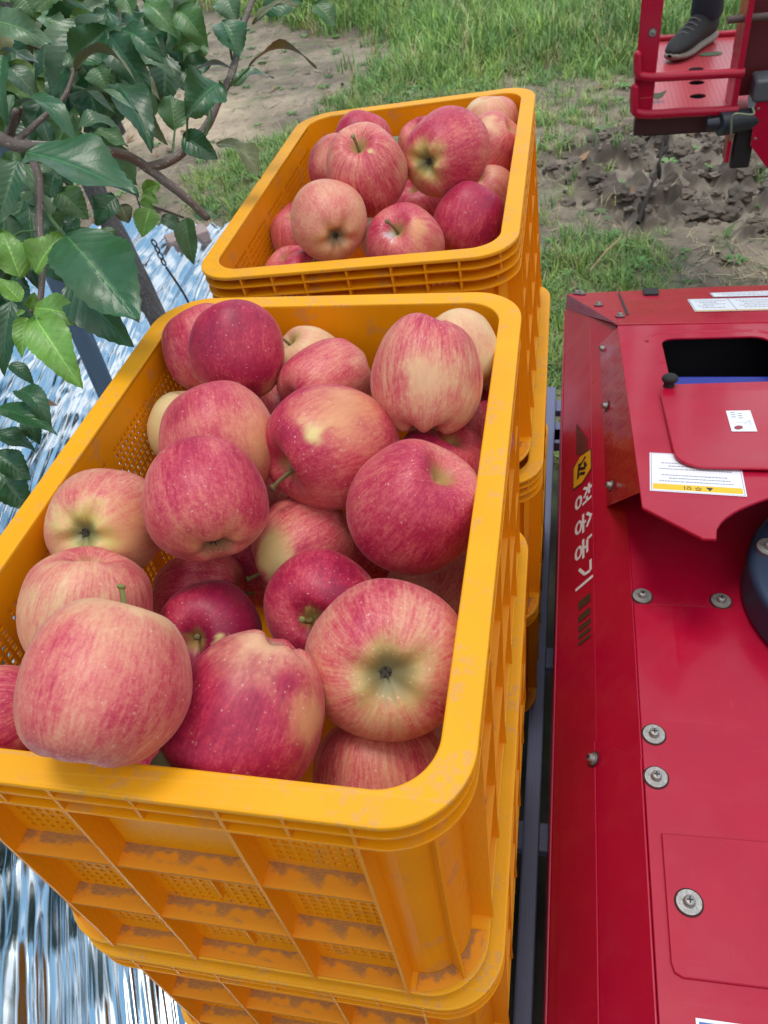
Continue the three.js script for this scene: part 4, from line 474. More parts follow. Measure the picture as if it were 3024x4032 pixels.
// ---------------------------------------------------------------- lift platform and person, top right
{
  const p = thing('lift_platform', 0.65, 0, -2.75); tag(p, 'red steel work platform with tube frame and perforated step, at the upper right', 'lift platform');
  const at = (name, geo, m = mRed) => part(name, (Array.isArray(geo) ? geo : [geo]).map((g) => g.translate(-0.65, 0, 2.75)), m, p);
  const circ = (x, z, r) => { const l = []; for (let i = 0; i < 16; i++) l.push([x + Math.cos(i / 16 * 6.2832) * r, 0.775, z + Math.sin(i / 16 * 6.2832) * r]); return l; };
  const treadMap = tex(256, 256, (i, j, o) => { const c = (i >> 5) + (j >> 5), x = (i & 31) - 16, y = (j & 31) - 16, e = c & 1 ? Math.abs(x + y) / 16 + Math.abs(x - y) / 5 : Math.abs(x - y) / 16 + Math.abs(x + y) / 5; o[0] = o[1] = o[2] = e < 1 ? 1 : 0; }, false, 9, 9);
  const mTread = new THREE.MeshPhysicalMaterial({ color: new THREE.Color().setRGB(0.50, 0.05, 0.065), roughness: 0.4, bumpMap: treadMap, bumpScale: 0.004, clearcoat: 0.3, clearcoatRoughness: 0.3 });
  at('step_plate', plate([[0.43, 0.775, -2.44], [0.735, 0.775, -2.44], [0.83, 0.775, -3.17], [0.53, 0.775, -3.19]], 0.004, [circ(0.629, -2.837, 0.024), circ(0.618, -2.70, 0.024), circ(0.609, -2.57, 0.024)]), mTread);
  at('step_beam', [rbox(0.28, 0.05, 0.04, 0.56, 0.735, -2.47), rbox(0.28, 0.05, 0.04, 0.64, 0.735, -3.1)], std(0.05, 0.012, 0.014, 0.6));
  at('under_tray', [rbox(0.36, 0.006, 0.66, 0.63, 0.70, -2.81, 0.002)], black); at('upright', [rbox(0.058, 0.62, 0.012, 0.436, 1.095, -2.425, 0.003)]); at('upright_foot', [rbox(0.045, 0.06, 0.02, 0.44, 0.80, -2.425, 0.003)]);
  at('frame_tube', [tube([[0.409, 0.945, -2.408], [0.411, 0.915, -2.405], [0.416, 0.896, -2.404], [0.44, 0.888, -2.403], [0.56, 0.883, -2.403], [0.70, 0.879, -2.405]], 0.0125, 60, 12), new THREE.SphereGeometry(0.0125, 12, 8).translate(0.409, 0.945, -2.408)]);
  at('frame_tube', [tube([[0.409, 0.86, -2.408], [0.411, 0.82, -2.405], [0.416, 0.798, -2.404], [0.44, 0.789, -2.403], [0.56, 0.785, -2.403], [0.70, 0.781, -2.405]], 0.0135, 60, 12), new THREE.SphereGeometry(0.0135, 12, 8).translate(0.409, 0.86, -2.408)]);
  at('frame_tube', tube([[0.41, 0.80, -2.41], [0.45, 0.785, -2.75], [0.515, 0.778, -3.2]], 0.011, 20, 10)); at('frame_tube', tube([[0.53, 0.782, -3.2], [0.68, 0.782, -3.19], [0.84, 0.784, -3.175]], 0.011, 20, 10));
  const bb = bolt(p, [0.444 - 0.65, 0.996, -2.418 + 2.75], [0, 0, 1], 0.010);
  at('mast', [rbox(0.016, 0.60, 0.12, 0.688, 1.075, -2.46, 0.003)]); at('mast_web', [rbox(0.10, 0.60, 0.012, 0.745, 1.09, -2.50, 0.002)], std(0.10, 0.008, 0.012, 0.5)); at('mast_rod', [new THREE.CylinderGeometry(0.010, 0.010, 0.2, 12).rotateZ(1.57).translate(0.74, 1.005, -2.44)], std(0.10, 0.07, 0.06, 0.6));
  at('gear_box', [rbox(0.12, 0.06, 0.09, 0.79, 0.835, -2.42, 0.01)], std(0.08, 0.085, 0.095, 0.5)); at('motor', [new THREE.CylinderGeometry(0.032, 0.030, 0.12, 20).rotateZ(1.57).rotateY(0.3).translate(0.71, 0.752, -2.40), new THREE.CylinderGeometry(0.018, 0.024, 0.05, 16).rotateZ(1.57).translate(0.645, 0.75, -2.40)], std(0.03, 0.035, 0.045, 0.4, 0.3));
  at('wire_clip', tube([[0.73, 0.80, -2.36], [0.735, 0.785, -2.35], [0.685, 0.79, -2.345], [0.679, 0.785, -2.345], [0.683, 0.735, -2.345], [0.685, 0.715, -2.35]], 0.0035, 40, 7), std(0.2, 0.22, 0.15, 0.4, 0.5));
  at('side_plate', plate([[0.741, 0.825, -2.39], [0.90, 0.83, -2.39], [0.90, 0.56, -2.39], [0.815, 0.61, -2.39], [0.75, 0.685, -2.39]], 0.006)); for (const [x, y] of [[0.752, 0.787], [0.759, 0.705]]) bolt(p, [x - 0.65, y, -2.39 + 2.75], [0, 0, 1], 0.009);
  at('hanging_bracket', [rbox(0.012, 0.15, 0.06, 0.692, 0.712, -2.42, 0.002)]); at('rubber_flap', [rbox(0.055, 0.11, 0.03, 0.735, 0.665, -2.425, 0.006)], black);
  at('column', [rbox(0.10, 1.3, 0.10, 1.45, 0.65, -2.75, 0.006), rbox(0.75, 0.05, 0.08, 1.1, 0.86, -2.75, 0.005)]); at('base_frame', [rbox(0.5, 0.08, 0.9, 1.6, 0.05, -2.7, 0.01)], std(0.1, 0.01, 0.015, 0.5));
  const lf = part('fallen_leaf', (() => { const g = new THREE.PlaneGeometry(0.05, 0.032, 6, 4), q = g.attributes.position; for (let i = 0; i < q.count; i++) { const x = q.getX(i) / 0.025, w = Math.sqrt(Math.max(0.02, 1 - x * x)); q.setXYZ(i, q.getX(i), q.getY(i) * w, 0.016 * x * x); } return g.rotateX(-1.3); })(), std(0.07, 0.085, 0.04, 0.7)); lf.position.set(0.487, 0.79, -2.545); tag(lf, 'curled leaf lying on the near end of the red step', 'leaf');
  const lf2 = part('fallen_leaf', new THREE.CircleGeometry(0.03, 12).scale(1.3, 0.6, 1).rotateX(-1.5), std(0.10, 0.13, 0.07, 0.7)); lf2.position.set(0.69, 0.778, -2.98); tag(lf2, 'greenish leaf lying beside the black shoe on the step', 'leaf');
}
{ // lower leg of the person standing on the platform: one continuous trouser leg in a worn black shoe
  const p = thing('person', 0.63, 0.775, -3.03, 0.0); tag(p, 'person in dark trousers and black shoe standing on the red platform', 'person');
  const ang = Math.atan2(0.255, 0.165), dirx = -Math.cos(ang), dirz = Math.sin(ang);                  // heel -> toe
  const P = (l, y, s) => [dirx * l + -dirz * s, y, dirz * l + dirx * s];                              // along, up, sideways (local)
  const loft = (secs, n = 18) => { const q = []; const pt = (s, k) => { const a = k / n * 6.2832, c = Math.cos(a), d = Math.sin(a); return P(s.l + (s.tilt ?? 0) * d * s.h, s.y + d * s.h, c * s.w * (d < 0 ? 1 : 1)); }; for (let i = 0; i + 1 < secs.length; i++) for (let k = 0; k < n; k++) q.push([pt(secs[i], k), pt(secs[i], k + 1), pt(secs[i + 1], k + 1), pt(secs[i + 1], k)]); const g = mergeVertices(quads(q).deleteAttribute('normal').deleteAttribute('uv')); g.computeVertexNormals(); g.setAttribute('uv', new THREE.Float32BufferAttribute(new Float32Array(g.attributes.position.count * 2), 2)); return g; };
  part('shoe_sole', [loft([[-0.142, 0.020, 0.012, 0.006], [-0.138, 0.020, 0.030, 0.018], [-0.10, 0.019, 0.037, 0.019], [-0.02, 0.017, 0.036, 0.017], [0.05, 0.016, 0.044, 0.016], [0.10, 0.018, 0.042, 0.016], [0.138, 0.023, 0.028, 0.013], [0.15, 0.026, 0.008, 0.005]].map(([l, y, w, h]) => ({ l, y, w, h })))], std(0.24, 0.215, 0.18, 0.8), p);
  part('shoe', [loft([[-0.136, 0.05, 0.012, 0.02], [-0.13, 0.06, 0.029, 0.04], [-0.09, 0.066, 0.035, 0.05], [-0.05, 0.068, 0.036, 0.052], [0.0, 0.06, 0.037, 0.042], [0.05, 0.05, 0.041, 0.033], [0.10, 0.043, 0.040, 0.025], [0.135, 0.037, 0.027, 0.016], [0.147, 0.034, 0.008, 0.006]].map(([l, y, w, h]) => ({ l, y, w, h })))], std(0.013, 0.012, 0.013, 0.75), p);
  part('shoe_lace', [0.0, 0.022, 0.044, 0.066].map((l, i) => tube([P(l, 0.094 - i * 0.008, -0.022), P(l + 0.005, 0.104 - i * 0.009, 0), P(l, 0.094 - i * 0.008, 0.022)], 0.003, 10, 6)), std(0.12, 0.11, 0.11, 0.8), p);
  const up = (y, l, w, h) => ({ y, l, w, h }), legs = [up(0.085, -0.085, 0.045, 0.05), up(0.10, -0.082, 0.052, 0.06), up(0.14, -0.08, 0.052, 0.058), up(0.22, -0.078, 0.056, 0.064), up(0.34, -0.075, 0.062, 0.07), up(0.46, -0.06, 0.064, 0.07), up(0.62, -0.04, 0.075, 0.08), up(0.85, -0.03, 0.085, 0.09)], q = [], n = 20;
  const pt = (s, k, i) => { const a = k / n * 6.2832, f = 1 + 0.07 * (n3(Math.cos(a) * 2 + 3, i * 1.2, Math.sin(a) * 2 + 5) - 0.5) * 2; return P(s.l + Math.sin(a) * s.h * f, s.y, Math.cos(a) * s.w * f); };
  for (let i = 0; i + 1 < legs.length; i++) for (let k = 0; k < n; k++) q.push([pt(legs[i], k, i), pt(legs[i], k + 1, i), pt(legs[i + 1], k + 1, i + 1), pt(legs[i + 1], k, i + 1)]);
  const g = mergeVertices(quads(q).deleteAttribute('normal').deleteAttribute('uv')); g.computeVertexNormals(); part('trouser_leg', g, std(0.018, 0.020, 0.032, 0.9), p);
}

// ---------------------------------------------------------------- apple tree, pole, chain, brick
const bark = new THREE.MeshStandardMaterial({ map: tex(256, 256, (i, j, o) => { const a = f2(i / 24, j / 9, 4), b = n2(i / 5, j / 3), s = n2(i / 6 + 40, j / 10) > 0.86 ? 0.14 : 0; o[0] = 0.05 + 0.13 * a + s; o[1] = 0.045 + 0.12 * a + s; o[2] = 0.045 + 0.12 * a + s; }, true, 1, 2), roughness: 0.85 });
const twigM = new THREE.MeshStandardMaterial({ map: tex(128, 128, (i, j, o) => { const a = f2(i / 16, j / 9, 3), s = n2(i / 3 + 40, j / 5) > 0.88 ? 0.22 : 0; o[0] = 0.085 + 0.09 * a + s; o[1] = 0.062 + 0.07 * a + s; o[2] = 0.052 + 0.055 * a + s; }, true, 1, 1), roughness: 0.6 });
const leafMap = (hue) => tex(256, 512, (i, j, o) => { const u = (i + 0.5) / 256 * 2 - 1, v = j / 512, au = Math.abs(u), ph = (v * 9 - au * 2.1), fr = ph - Math.floor(ph), vein = (1 - smoothstep(Math.min(fr, 1 - fr), 0.0, 0.07)) * 0.2 * (1 - au * 0.5), mid = 1 - smoothstep(au, 0.012, 0.05 * (1.2 - v)), a = f2(i / 30, j / 30, 4), net = n2(i / 5, j / 5); const k = 0.75 + 0.4 * a + 0.12 * net - 0.03 * (fr - 0.5) * (fr - 0.5) * 4, m = clamp(mid * 0.75 + vein * 0.45, 0, 1), spot = smoothstep(f2(i / 12 + hue * 90, j / 12, 3), 0.74, 0.80) * 0.35; for (let c = 0; c < 3; c++) o[c] = lerp(lerp(k * 0.42, [0.98, 0.98, 0.7][c], m), [0.8, 0.5, 0.3][c], spot); });
const leafBump = tex(256, 512, (i, j, o) => { const u = (i + 0.5) / 256 * 2 - 1, v = j / 512, au = Math.abs(u), ph = (v * 9 - au * 2.1), fr = ph - Math.floor(ph); o[0] = o[1] = o[2] = clamp(0.3 + 0.55 * Math.sin(Math.PI * fr) * (1 - au * 0.3) + 0.2 * (n2(i / 8, j / 8) - 0.5) - 0.35 * (1 - smoothstep(au, 0.02, 0.1)), 0, 1); }, false);
const lm1 = leafMap(1), LM = {}; for (const [k, r, g, b, ro] of [['d', 0.034, 0.118, 0.040, 0.36], ['m', 0.078, 0.185, 0.048, 0.42], ['l', 0.115, 0.21, 0.10, 0.36], ['o', 0.15, 0.165, 0.060, 0.5], ['y', 0.15, 0.27, 0.055, 0.42], ['b', 0.21, 0.43, 0.070, 0.42]]) LM[k] = [0.85, 1, 1.15].map((q) => new THREE.MeshPhysicalMaterial({ color: new THREE.Color().setRGB(r * q * 1.95, g * q * 1.95, b * q * 1.95), map: lm1, bumpMap: leafBump, bumpScale: 0.0004, roughness: ro - 0.02, specularIntensity: 0.9, transmission: k === 'b' ? 0.3 : 0.16, thickness: 0 }));
const tree = thing('apple_tree', -1.275, 0, -2.314); tag(tree, 'apple tree with slender grey trunk and leafy branches reaching in from the left', 'tree', null);
const cam0 = V(0.2195, 1.6305, 0.1615);
function leaf(b, t, width, roll, kind, bend, fold) {
  const B = V(...b), T = V(...t), ax = T.clone().sub(B), L = ax.length(); ax.normalize(); let n = cam0.clone().sub(B).normalize().multiplyScalar(0.75).add(V(0, 0.6, 0)); n.addScaledVector(ax, -n.dot(ax)).normalize(); n.applyAxisAngle(ax, roll * Math.PI / 180); const s = ax.clone().cross(n).normalize();
  const N = 22, K = 5, pos = [], uv = [], idx = [], ph = rr(0, 9), wv = rr(0.04, 0.15), tw = rr(-0.7, 0.7), curl = rr(-0.25, 0.35);
  for (let i = 0; i <= N; i++) for (let k = -K; k <= K; k++) {
    const v = i / N, c = k / K, out = Math.pow(Math.sin(Math.PI * Math.pow(v, 0.78)), 0.75) * (1 - 0.22 * v) * 1.05, ser = Math.abs(k) === K && i > 1 && i < N - 1 ? (i % 2 ? 0.026 : -0.026) : 0, half = width / 2 * (out + ser * (out > 0.2 ? 1 : 0)), side = c * half;
    const h = bend * L * (4 * v * (1 - v) - 0.0) * 0.6 + Math.abs(side) * fold * (0.75 + 0.25 * Math.sin(v * 3)) + wv * width * Math.sin(v * 11 + ph + (k > 0 ? 1.4 : 0)) * c * c;
    const ca = Math.cos(tw * v), sa = Math.sin(tw * v), p = B.clone().addScaledVector(ax, v * L).addScaledVector(s, side * ca).addScaledVector(n, h + side * sa - curl * L * v * v * v * 0.5); pos.push(p.x - tree.position.x, p.y, p.z - tree.position.z); uv.push(0.5 + c * 0.5, v);
  }
  const w = 2 * K + 1; for (let i = 0; i < N; i++) for (let k = 0; k < 2 * K; k++) { const a = i * w + k; idx.push(a, a + w, a + 1, a + 1, a + w, a + w + 1); }
  const g = new THREE.BufferGeometry(); g.setAttribute('position', new THREE.Float32BufferAttribute(pos, 3)); g.setAttribute('uv', new THREE.Float32BufferAttribute(uv, 2)); g.setIndex(idx); g.computeVertexNormals(); part('leaf', g, LM[kind][(rnd() * 3) | 0], tree);
}
function branch(pts, r0, r1, name) { const e = pts[pts.length - 1], b = pts[0]; part(name, [new THREE.SphereGeometry(r1, 9, 7).translate(e[0] + 1.275, e[1], e[2] + 2.314), new THREE.SphereGeometry(r0, 9, 7).translate(b[0] + 1.275, b[1], b[2] + 2.314), taper(pts.map((p) => [p[0] + 1.275, p[1], p[2] + 2.314]), r0, r1, Math.max(12, pts.length * 6), 9, 0.22)], name === 'leaf_stalk' ? LM.m[1] : r0 > 0.012 ? bark : twigM, tree); }
part('trunk', taper([[0.015, -0.05, 0.0], [0.0, 0.03, 0], [-0.025, 0.19, 0], [-0.046, 0.40, 0], [-0.072, 0.6, 0.0], [-0.12, 1.1, 0.0], [-0.16, 1.9, 0.05], [-0.2, 2.5, 0.0]], 0.040, 0.025, 50, 14, 0.3), bark, tree);
branch([[-0.475,1.37,-0.737],[-0.429,1.368,-0.705],[-0.392,1.365,-0.684],[-0.352,1.358,-0.69],[-0.327,1.342,-0.725],[-0.312,1.314,-0.774],[-0.3,1.295,-0.787],[-0.274,1.277,-0.778],[-0.255,1.257,-0.778],[-0.239,1.23,-0.784]],0.0085,0.0052,'branch');
branch([[-0.301,1.295,-0.787],[-0.271,1.299,-0.8],[-0.249,1.309,-0.831],[-0.236,1.32,-0.86],[-0.228,1.338,-0.895],[-0.222,1.353,-0.94],[-0.224,1.367,-0.982],[-0.227,1.392,-1.048],[-0.227,1.411,-1.111]],0.0062,0.0042,'branch');
branch([[-0.379,1.355,-0.678],[-0.357,1.342,-0.644],[-0.342,1.317,-0.595],[-0.318,1.302,-0.544],[-0.298,1.295,-0.501],[-0.29,1.286,-0.473],[-0.284,1.288,-0.448]],0.0052,0.0028,'branch');
branch([[-0.531,1.414,-0.978],[-0.485,1.402,-0.951],[-0.436,1.391,-0.912],[-0.372,1.404,-0.815]],0.0038,0.0025,'twig');
branch([[-0.396,1.37,-0.689],[-0.38,1.38,-0.732],[-0.358,1.393,-0.752],[-0.347,1.414,-0.776]],0.0042,0.0024,'twig');
branch([[-0.418,1.37,-0.71],[-0.402,1.386,-0.703],[-0.385,1.399,-0.692]],0.006,0.004,'twig');
branch([[-0.418,1.37,-0.71],[-0.402,1.385,-0.716],[-0.379,1.401,-0.696]],0.0035,0.002,'twig');
branch([[-0.413,1.191,-0.938],[-0.391,1.172,-0.955],[-0.373,1.148,-0.98]],0.003,0.002,'twig');
branch([[-0.573,1.379,-1.362],[-0.564,1.356,-1.342],[-0.528,1.357,-1.282]],0.0022,0.0016,'twig');
branch([[-0.364,1.31,-0.639],[-0.32,1.316,-0.586],[-0.239,1.346,-0.483]],0.0022,0.0016,'leaf_stalk');
branch([[-0.365,1.309,-0.565],[-0.36,1.309,-0.581],[-0.345,1.308,-0.585]],0.0018,0.0014,'leaf_stalk');
branch([[-0.237,1.34,-0.879],[-0.23,1.33,-0.857],[-0.233,1.315,-0.841],[-0.241,1.31,-0.834]],0.0018,0.0018,'leaf_stalk');
branch([[-0.226,1.367,-0.967],[-0.222,1.391,-0.963]],0.0016,0.0014,'leaf_stalk');
branch([[-0.217,1.347,-0.921],[-0.191,1.363,-0.93]],0.0018,0.0015,'leaf_stalk');
branch([[-0.232,1.396,-1.051],[-0.24,1.415,-1.068]],0.0018,0.0014,'leaf_stalk');
branch([[-0.215,1.389,-1.049],[-0.205,1.393,-1.085]],0.0016,0.0014,'leaf_stalk');
branch([[-0.271,1.3,-0.801],[-0.278,1.32,-0.847]],0.0016,0.0013,'leaf_stalk');
branch([[-0.253,1.31,-0.817],[-0.244,1.341,-0.821]],0.0016,0.0013,'leaf_stalk');
branch([[-0.288,1.303,-0.511],[-0.267,1.305,-0.491],[-0.246,1.306,-0.469]],0.0016,0.0014,'leaf_stalk');
branch([[-1.40,1.15,-2.314],[-1.35,1.42,-1.8],[-1.15,1.62,-1.1],[-0.625,1.39,-0.837],[-0.475,1.37,-0.737]],.026,.0087,'branch');
{ const l = []; const one = quads([[[-0.045, 0, -0.002], [0, 0, -0.024], [0.05, 0.006, 0], [0, 0, 0.024]]]), inst = new THREE.InstancedMesh(one, LM.d[1], 5200); inst.name = 'crown'; inst.userData.kind = 'stuff';
  for (let i = 0; i < 5200; i++) { const a = rr(0, 6.28), e = Math.acos(rr(-1, 1)), k = Math.cbrt(rnd()) * (0.75 + 0.4 * n3(Math.cos(a) * 2 + 5, Math.cos(e) * 2 + 5, Math.sin(a) * 2 + 5)); inst.setMatrixAt(i, M4.compose(V(-0.75 + Math.sin(e) * Math.cos(a) * 1.1 * k, 2.55 + Math.cos(e) * 0.85 * k, 0.35 + Math.sin(e) * Math.sin(a) * 1.5 * k), Q.setFromEuler(Eu.set(rr(-0.9, 0.9), rr(0, 6.28), rr(-0.9, 0.9))), V(1, 1, 1).multiplyScalar(rr(0.8, 1.5)))); } tree.add(inst); }
leaf([-0.279,1.407,-0.531],[-0.172,1.36,-0.516],0.074,-25,'d',0.12,0.35);
leaf([-0.368,1.408,-0.677],[-0.288,1.389,-0.639],0.038,-30,'d',0.30,0.35);
leaf([-0.463,1.463,-0.832],[-0.385,1.442,-0.806],0.040,10,'l',0.10,0.35);
leaf([-0.355,1.422,-0.795],[-0.315,1.443,-0.829],0.046,20,'d',-0.10,0.6);
leaf([-0.335,1.418,-0.755],[-0.254,1.411,-0.743],0.027,-55,'o',0.45,0.35);
leaf([-0.554,1.339,-1.256],[-0.559,1.386,-1.301],0.052,0,'d',0.15,0.35);
leaf([-0.513,1.369,-1.227],[-0.493,1.329,-1.193],0.042,10,'l',0.15,0.35);
leaf([-0.478,1.351,-1.22],[-0.427,1.317,-1.201],0.037,-20,'d',0.15,0.35);
leaf([-0.481,1.348,-1.359],[-0.451,1.284,-1.305],0.063,20,'d',0.15,0.35);
leaf([-0.392,1.386,-1.208],[-0.345,1.342,-1.179],0.053,0,'m',0.15,0.35);
leaf([-0.256,1.422,-1.07],[-0.239,1.395,-1.048],0.045,10,'l',0.15,0.35);
leaf([-0.236,1.407,-0.989],[-0.212,1.369,-0.959],0.050,-10,'d',0.15,0.5);
leaf([-0.283,1.367,-0.936],[-0.247,1.368,-0.947],0.031,25,'d',0.15,0.35);
leaf([-0.209,1.363,-0.925],[-0.261,1.364,-0.896],0.031,50,'o',0.30,0.35);
leaf([-0.207,1.367,-0.857],[-0.237,1.347,-0.8],0.054,-5,'d',0.15,0.5);
leaf([-0.283,1.316,-0.856],[-0.29,1.352,-0.889],0.042,15,'m',0.15,0.35);
leaf([-0.343,1.378,-0.856],[-0.28,1.317,-0.772],0.048,-15,'d',0.20,0.35);
leaf([-0.343,1.347,-0.912],[-0.294,1.299,-0.85],0.032,35,'o',0.20,0.35);
leaf([-0.389,1.368,-0.947],[-0.327,1.334,-0.932],0.039,-30,'o',0.25,0.35);
leaf([-0.37,1.396,-0.866],[-0.352,1.371,-0.846],0.037,15,'m',0.15,0.35);
leaf([-0.45,1.367,-0.884],[-0.368,1.333,-0.876],0.030,-35,'l',0.25,0.35);
leaf([-0.347,1.361,-0.737],[-0.299,1.359,-0.75],0.036,-25,'l',0.30,0.35);
leaf([-0.34,1.398,-0.733],[-0.245,1.38,-0.7],0.016,-50,'l',0.25,0.35);
leaf([-0.36,1.369,-0.626],[-0.375,1.318,-0.572],0.036,10,'d',0.10,0.35);
leaf([-0.401,1.447,-0.734],[-0.399,1.392,-0.681],0.027,20,'d',0.15,0.35);
leaf([-0.511,1.398,-0.896],[-0.472,1.362,-0.873],0.037,0,'l',0.15,0.35);
leaf([-0.477,1.429,-0.836],[-0.402,1.401,-0.803],0.020,-40,'l',0.20,0.35);
leaf([-0.51,1.342,-0.913],[-0.522,1.322,-0.89],0.027,0,'d',0.15,0.35);
leaf([-0.38,1.305,-0.701],[-0.343,1.277,-0.685],0.039,0,'m',0.15,0.35);
leaf([-0.227,1.354,-0.466],[-0.14,1.295,-0.39],0.072,-10,'d',0.12,0.3);
leaf([-0.246,1.306,-0.47],[-0.171,1.262,-0.42],0.053,15,'d',0.15,0.35);
leaf([-0.306,1.306,-0.48],[-0.326,1.343,-0.51],0.033,10,'b',0.15,0.4);
leaf([-0.285,1.312,-0.478],[-0.259,1.336,-0.51],0.035,-15,'b',0.15,0.5);
leaf([-0.304,1.289,-0.464],[-0.327,1.308,-0.476],0.022,0,'b',0.15,0.35);
leaf([-0.279,1.292,-0.446],[-0.219,1.28,-0.438],0.030,-5,'b',0.15,0.35);
leaf([-0.27,1.289,-0.431],[-0.216,1.25,-0.38],0.043,5,'b',0.15,0.35);
leaf([-0.291,1.282,-0.446],[-0.289,1.26,-0.411],0.023,0,'b',0.15,0.35);
leaf([-0.283,1.292,-0.444],[-0.279,1.303,-0.457],0.014,40,'b',0.15,0.35);
leaf([-0.287,1.291,-0.443],[-0.296,1.289,-0.437],0.005,0,'b',0.15,0.35);
leaf([-0.373,1.202,-0.889],[-0.382,1.173,-0.857],0.039,0,'b',0.15,0.35);
leaf([-0.41,1.203,-0.95],[-0.384,1.209,-0.964],0.025,20,'b',0.15,0.35);
leaf([-0.411,1.201,-0.948],[-0.385,1.185,-0.94],0.022,0,'b',0.15,0.35);
leaf([-0.403,1.201,-0.922],[-0.381,1.187,-0.915],0.015,0,'b',0.15,0.35);
leaf([-0.381,1.172,-0.928],[-0.347,1.151,-0.918],0.029,0,'l',0.15,0.35);
leaf([-0.344,1.167,-0.935],[-0.331,1.114,-0.886],0.036,20,'m',0.15,0.35);
leaf([-0.225,1.299,-0.843],[-0.161,1.262,-0.797],0.033,-35,'o',0.35,0.35);
leaf([-0.258,1.319,-0.824],[-0.214,1.292,-0.811],0.035,20,'d',0.15,0.5);
leaf([-0.218,1.342,-0.93],[-0.168,1.35,-0.953],0.032,-20,'l',0.25,0.35);
leaf([-0.191,1.363,-0.93],[-0.104,1.353,-0.946],0.033,-50,'o',0.40,0.35);
leaf([-0.147,1.388,-1.14],[-0.116,1.358,-1.12],0.033,-10,'m',0.15,0.35);
leaf([-0.222,1.391,-1.121],[-0.164,1.392,-1.139],0.039,15,'d',0.15,0.35);
leaf([-0.216,1.387,-1.047],[-0.149,1.394,-1.074],0.022,-50,'o',0.30,0.35);
leaf([-0.338,1.273,-0.754],[-0.364,1.252,-0.726],0.036,0,'d',0.15,0.35);
leaf([-0.384,1.266,-0.733],[-0.401,1.246,-0.709],0.023,0,'d',0.15,0.35);
leaf([-0.535,1.458,-1.02],[-0.515,1.434,-1.003],0.042,0,'m',0.15,0.35);
leaf([-0.508,1.433,-1.004],[-0.463,1.402,-0.987],0.037,-15,'l',0.20,0.35);
leaf([-0.465,1.408,-0.992],[-0.436,1.419,-1.012],0.027,10,'l',0.15,0.35);
leaf([-0.533,1.394,-1.318],[-0.515,1.367,-1.296],0.043,0,'m',0.15,0.35);
leaf([-0.494,1.389,-1.324],[-0.461,1.356,-1.302],0.042,10,'m',0.15,0.35);
leaf([-0.539,1.328,-1.322],[-0.509,1.347,-1.35],0.034,0,'l',0.15,0.35);
leaf([-0.38,1.368,-0.979],[-0.317,1.35,-0.98],0.027,-25,'l',0.30,0.35);
leaf([-0.406,1.414,-0.872],[-0.386,1.394,-0.859],0.028,20,'l',0.15,0.35);
leaf([-0.429,1.163,-0.546],[-0.4,1.142,-0.534],0.021,-10,'d',0.15,0.35);
leaf([-0.386,1.164,-0.488],[-0.333,1.14,-0.452],0.029,-20,'d',0.40,0.35);
leaf([-0.408,1.152,-0.47],[-0.323,1.127,-0.442],0.035,-10,'d',0.25,0.35);
leaf([-0.407,1.115,-0.505],[-0.391,1.088,-0.484],0.027,0,'d',0.15,0.35);
leaf([-0.421,1.122,-0.464],[-0.376,1.1,-0.457],0.031,-10,'d',0.15,0.35);
leaf([-0.429,1.098,-0.453],[-0.387,1.07,-0.439],0.036,-5,'d',0.15,0.35);
leaf([-0.441,1.074,-0.455],[-0.401,1.033,-0.426],0.049,5,'d',0.15,0.35);
leaf([-0.396,1.239,-0.559],[-0.402,1.178,-0.497],0.032,5,'d',0.15,0.35);
leaf([-0.473,1.303,-0.742],[-0.475,1.262,-0.701],0.036,0,'d',0.15,0.35);
leaf([-0.454,1.285,-0.731],[-0.468,1.236,-0.679],0.031,5,'d',0.15,0.35);
leaf([-0.416,1.403,-0.744],[-0.421,1.386,-0.725],0.014,20,'l',0.15,0.35);
leaf([-0.422,1.332,-0.786],[-0.436,1.358,-0.808],0.023,0,'d',0.15,0.35);
leaf([-0.458,1.321,-0.981],[-0.479,1.349,-1.001],0.036,0,'m',0.15,0.35);
leaf([-0.567,1.351,-1.049],[-0.541,1.326,-1.032],0.034,0,'m',0.15,0.35);
leaf([-0.31,1.366,-0.71],[-0.271,1.346,-0.703],0.025,-20,'m',0.20,0.35);
leaf([-0.247,1.341,-0.877],[-0.233,1.327,-0.867],0.018,30,'o',0.15,0.35);
leaf([-0.338,1.289,-0.511],[-0.318,1.304,-0.532],0.015,0,'m',0.15,0.35);
leaf([-0.388,1.3,-0.693],[-0.383,1.325,-0.72],0.029,0,'d',0.15,0.35);
leaf([-0.385,1.228,-0.767],[-0.362,1.207,-0.754],0.027,0,'m',0.15,0.35);
leaf([-0.387,1.229,-0.839],[-0.377,1.209,-0.823],0.029,0,'o',0.15,0.35);
leaf([-0.356,1.15,-0.986],[-0.314,1.139,-0.988],0.032,0,'m',0.15,0.35);
leaf([-0.748,1.273,-1.459],[-0.717,1.229,-1.424],0.044,-39.5788,'l',0.24,0.35);
leaf([-0.618,1.404,-1.234],[-0.608,1.356,-1.19],0.040,4.27979,'m',0.30,0.35);
leaf([-0.773,1.279,-1.625],[-0.725,1.242,-1.604],0.041,-36.4846,'l',0.15,0.35);
leaf([-0.739,1.294,-1.366],[-0.736,1.239,-1.312],0.043,-39.0565,'d',0.06,0.35);
leaf([-0.599,1.4,-1.308],[-0.636,1.378,-1.275],0.029,-18.5921,'y',0.15,0.35);
leaf([-0.679,1.303,-1.482],[-0.682,1.262,-1.441],0.036,29.7072,'y',0.11,0.35);
leaf([-0.628,1.417,-1.33],[-0.576,1.379,-1.308],0.047,-9.64431,'d',0.18,0.35);
leaf([-0.721,1.319,-1.433],[-0.711,1.275,-1.393],0.034,-7.80014,'y',0.03,0.35);
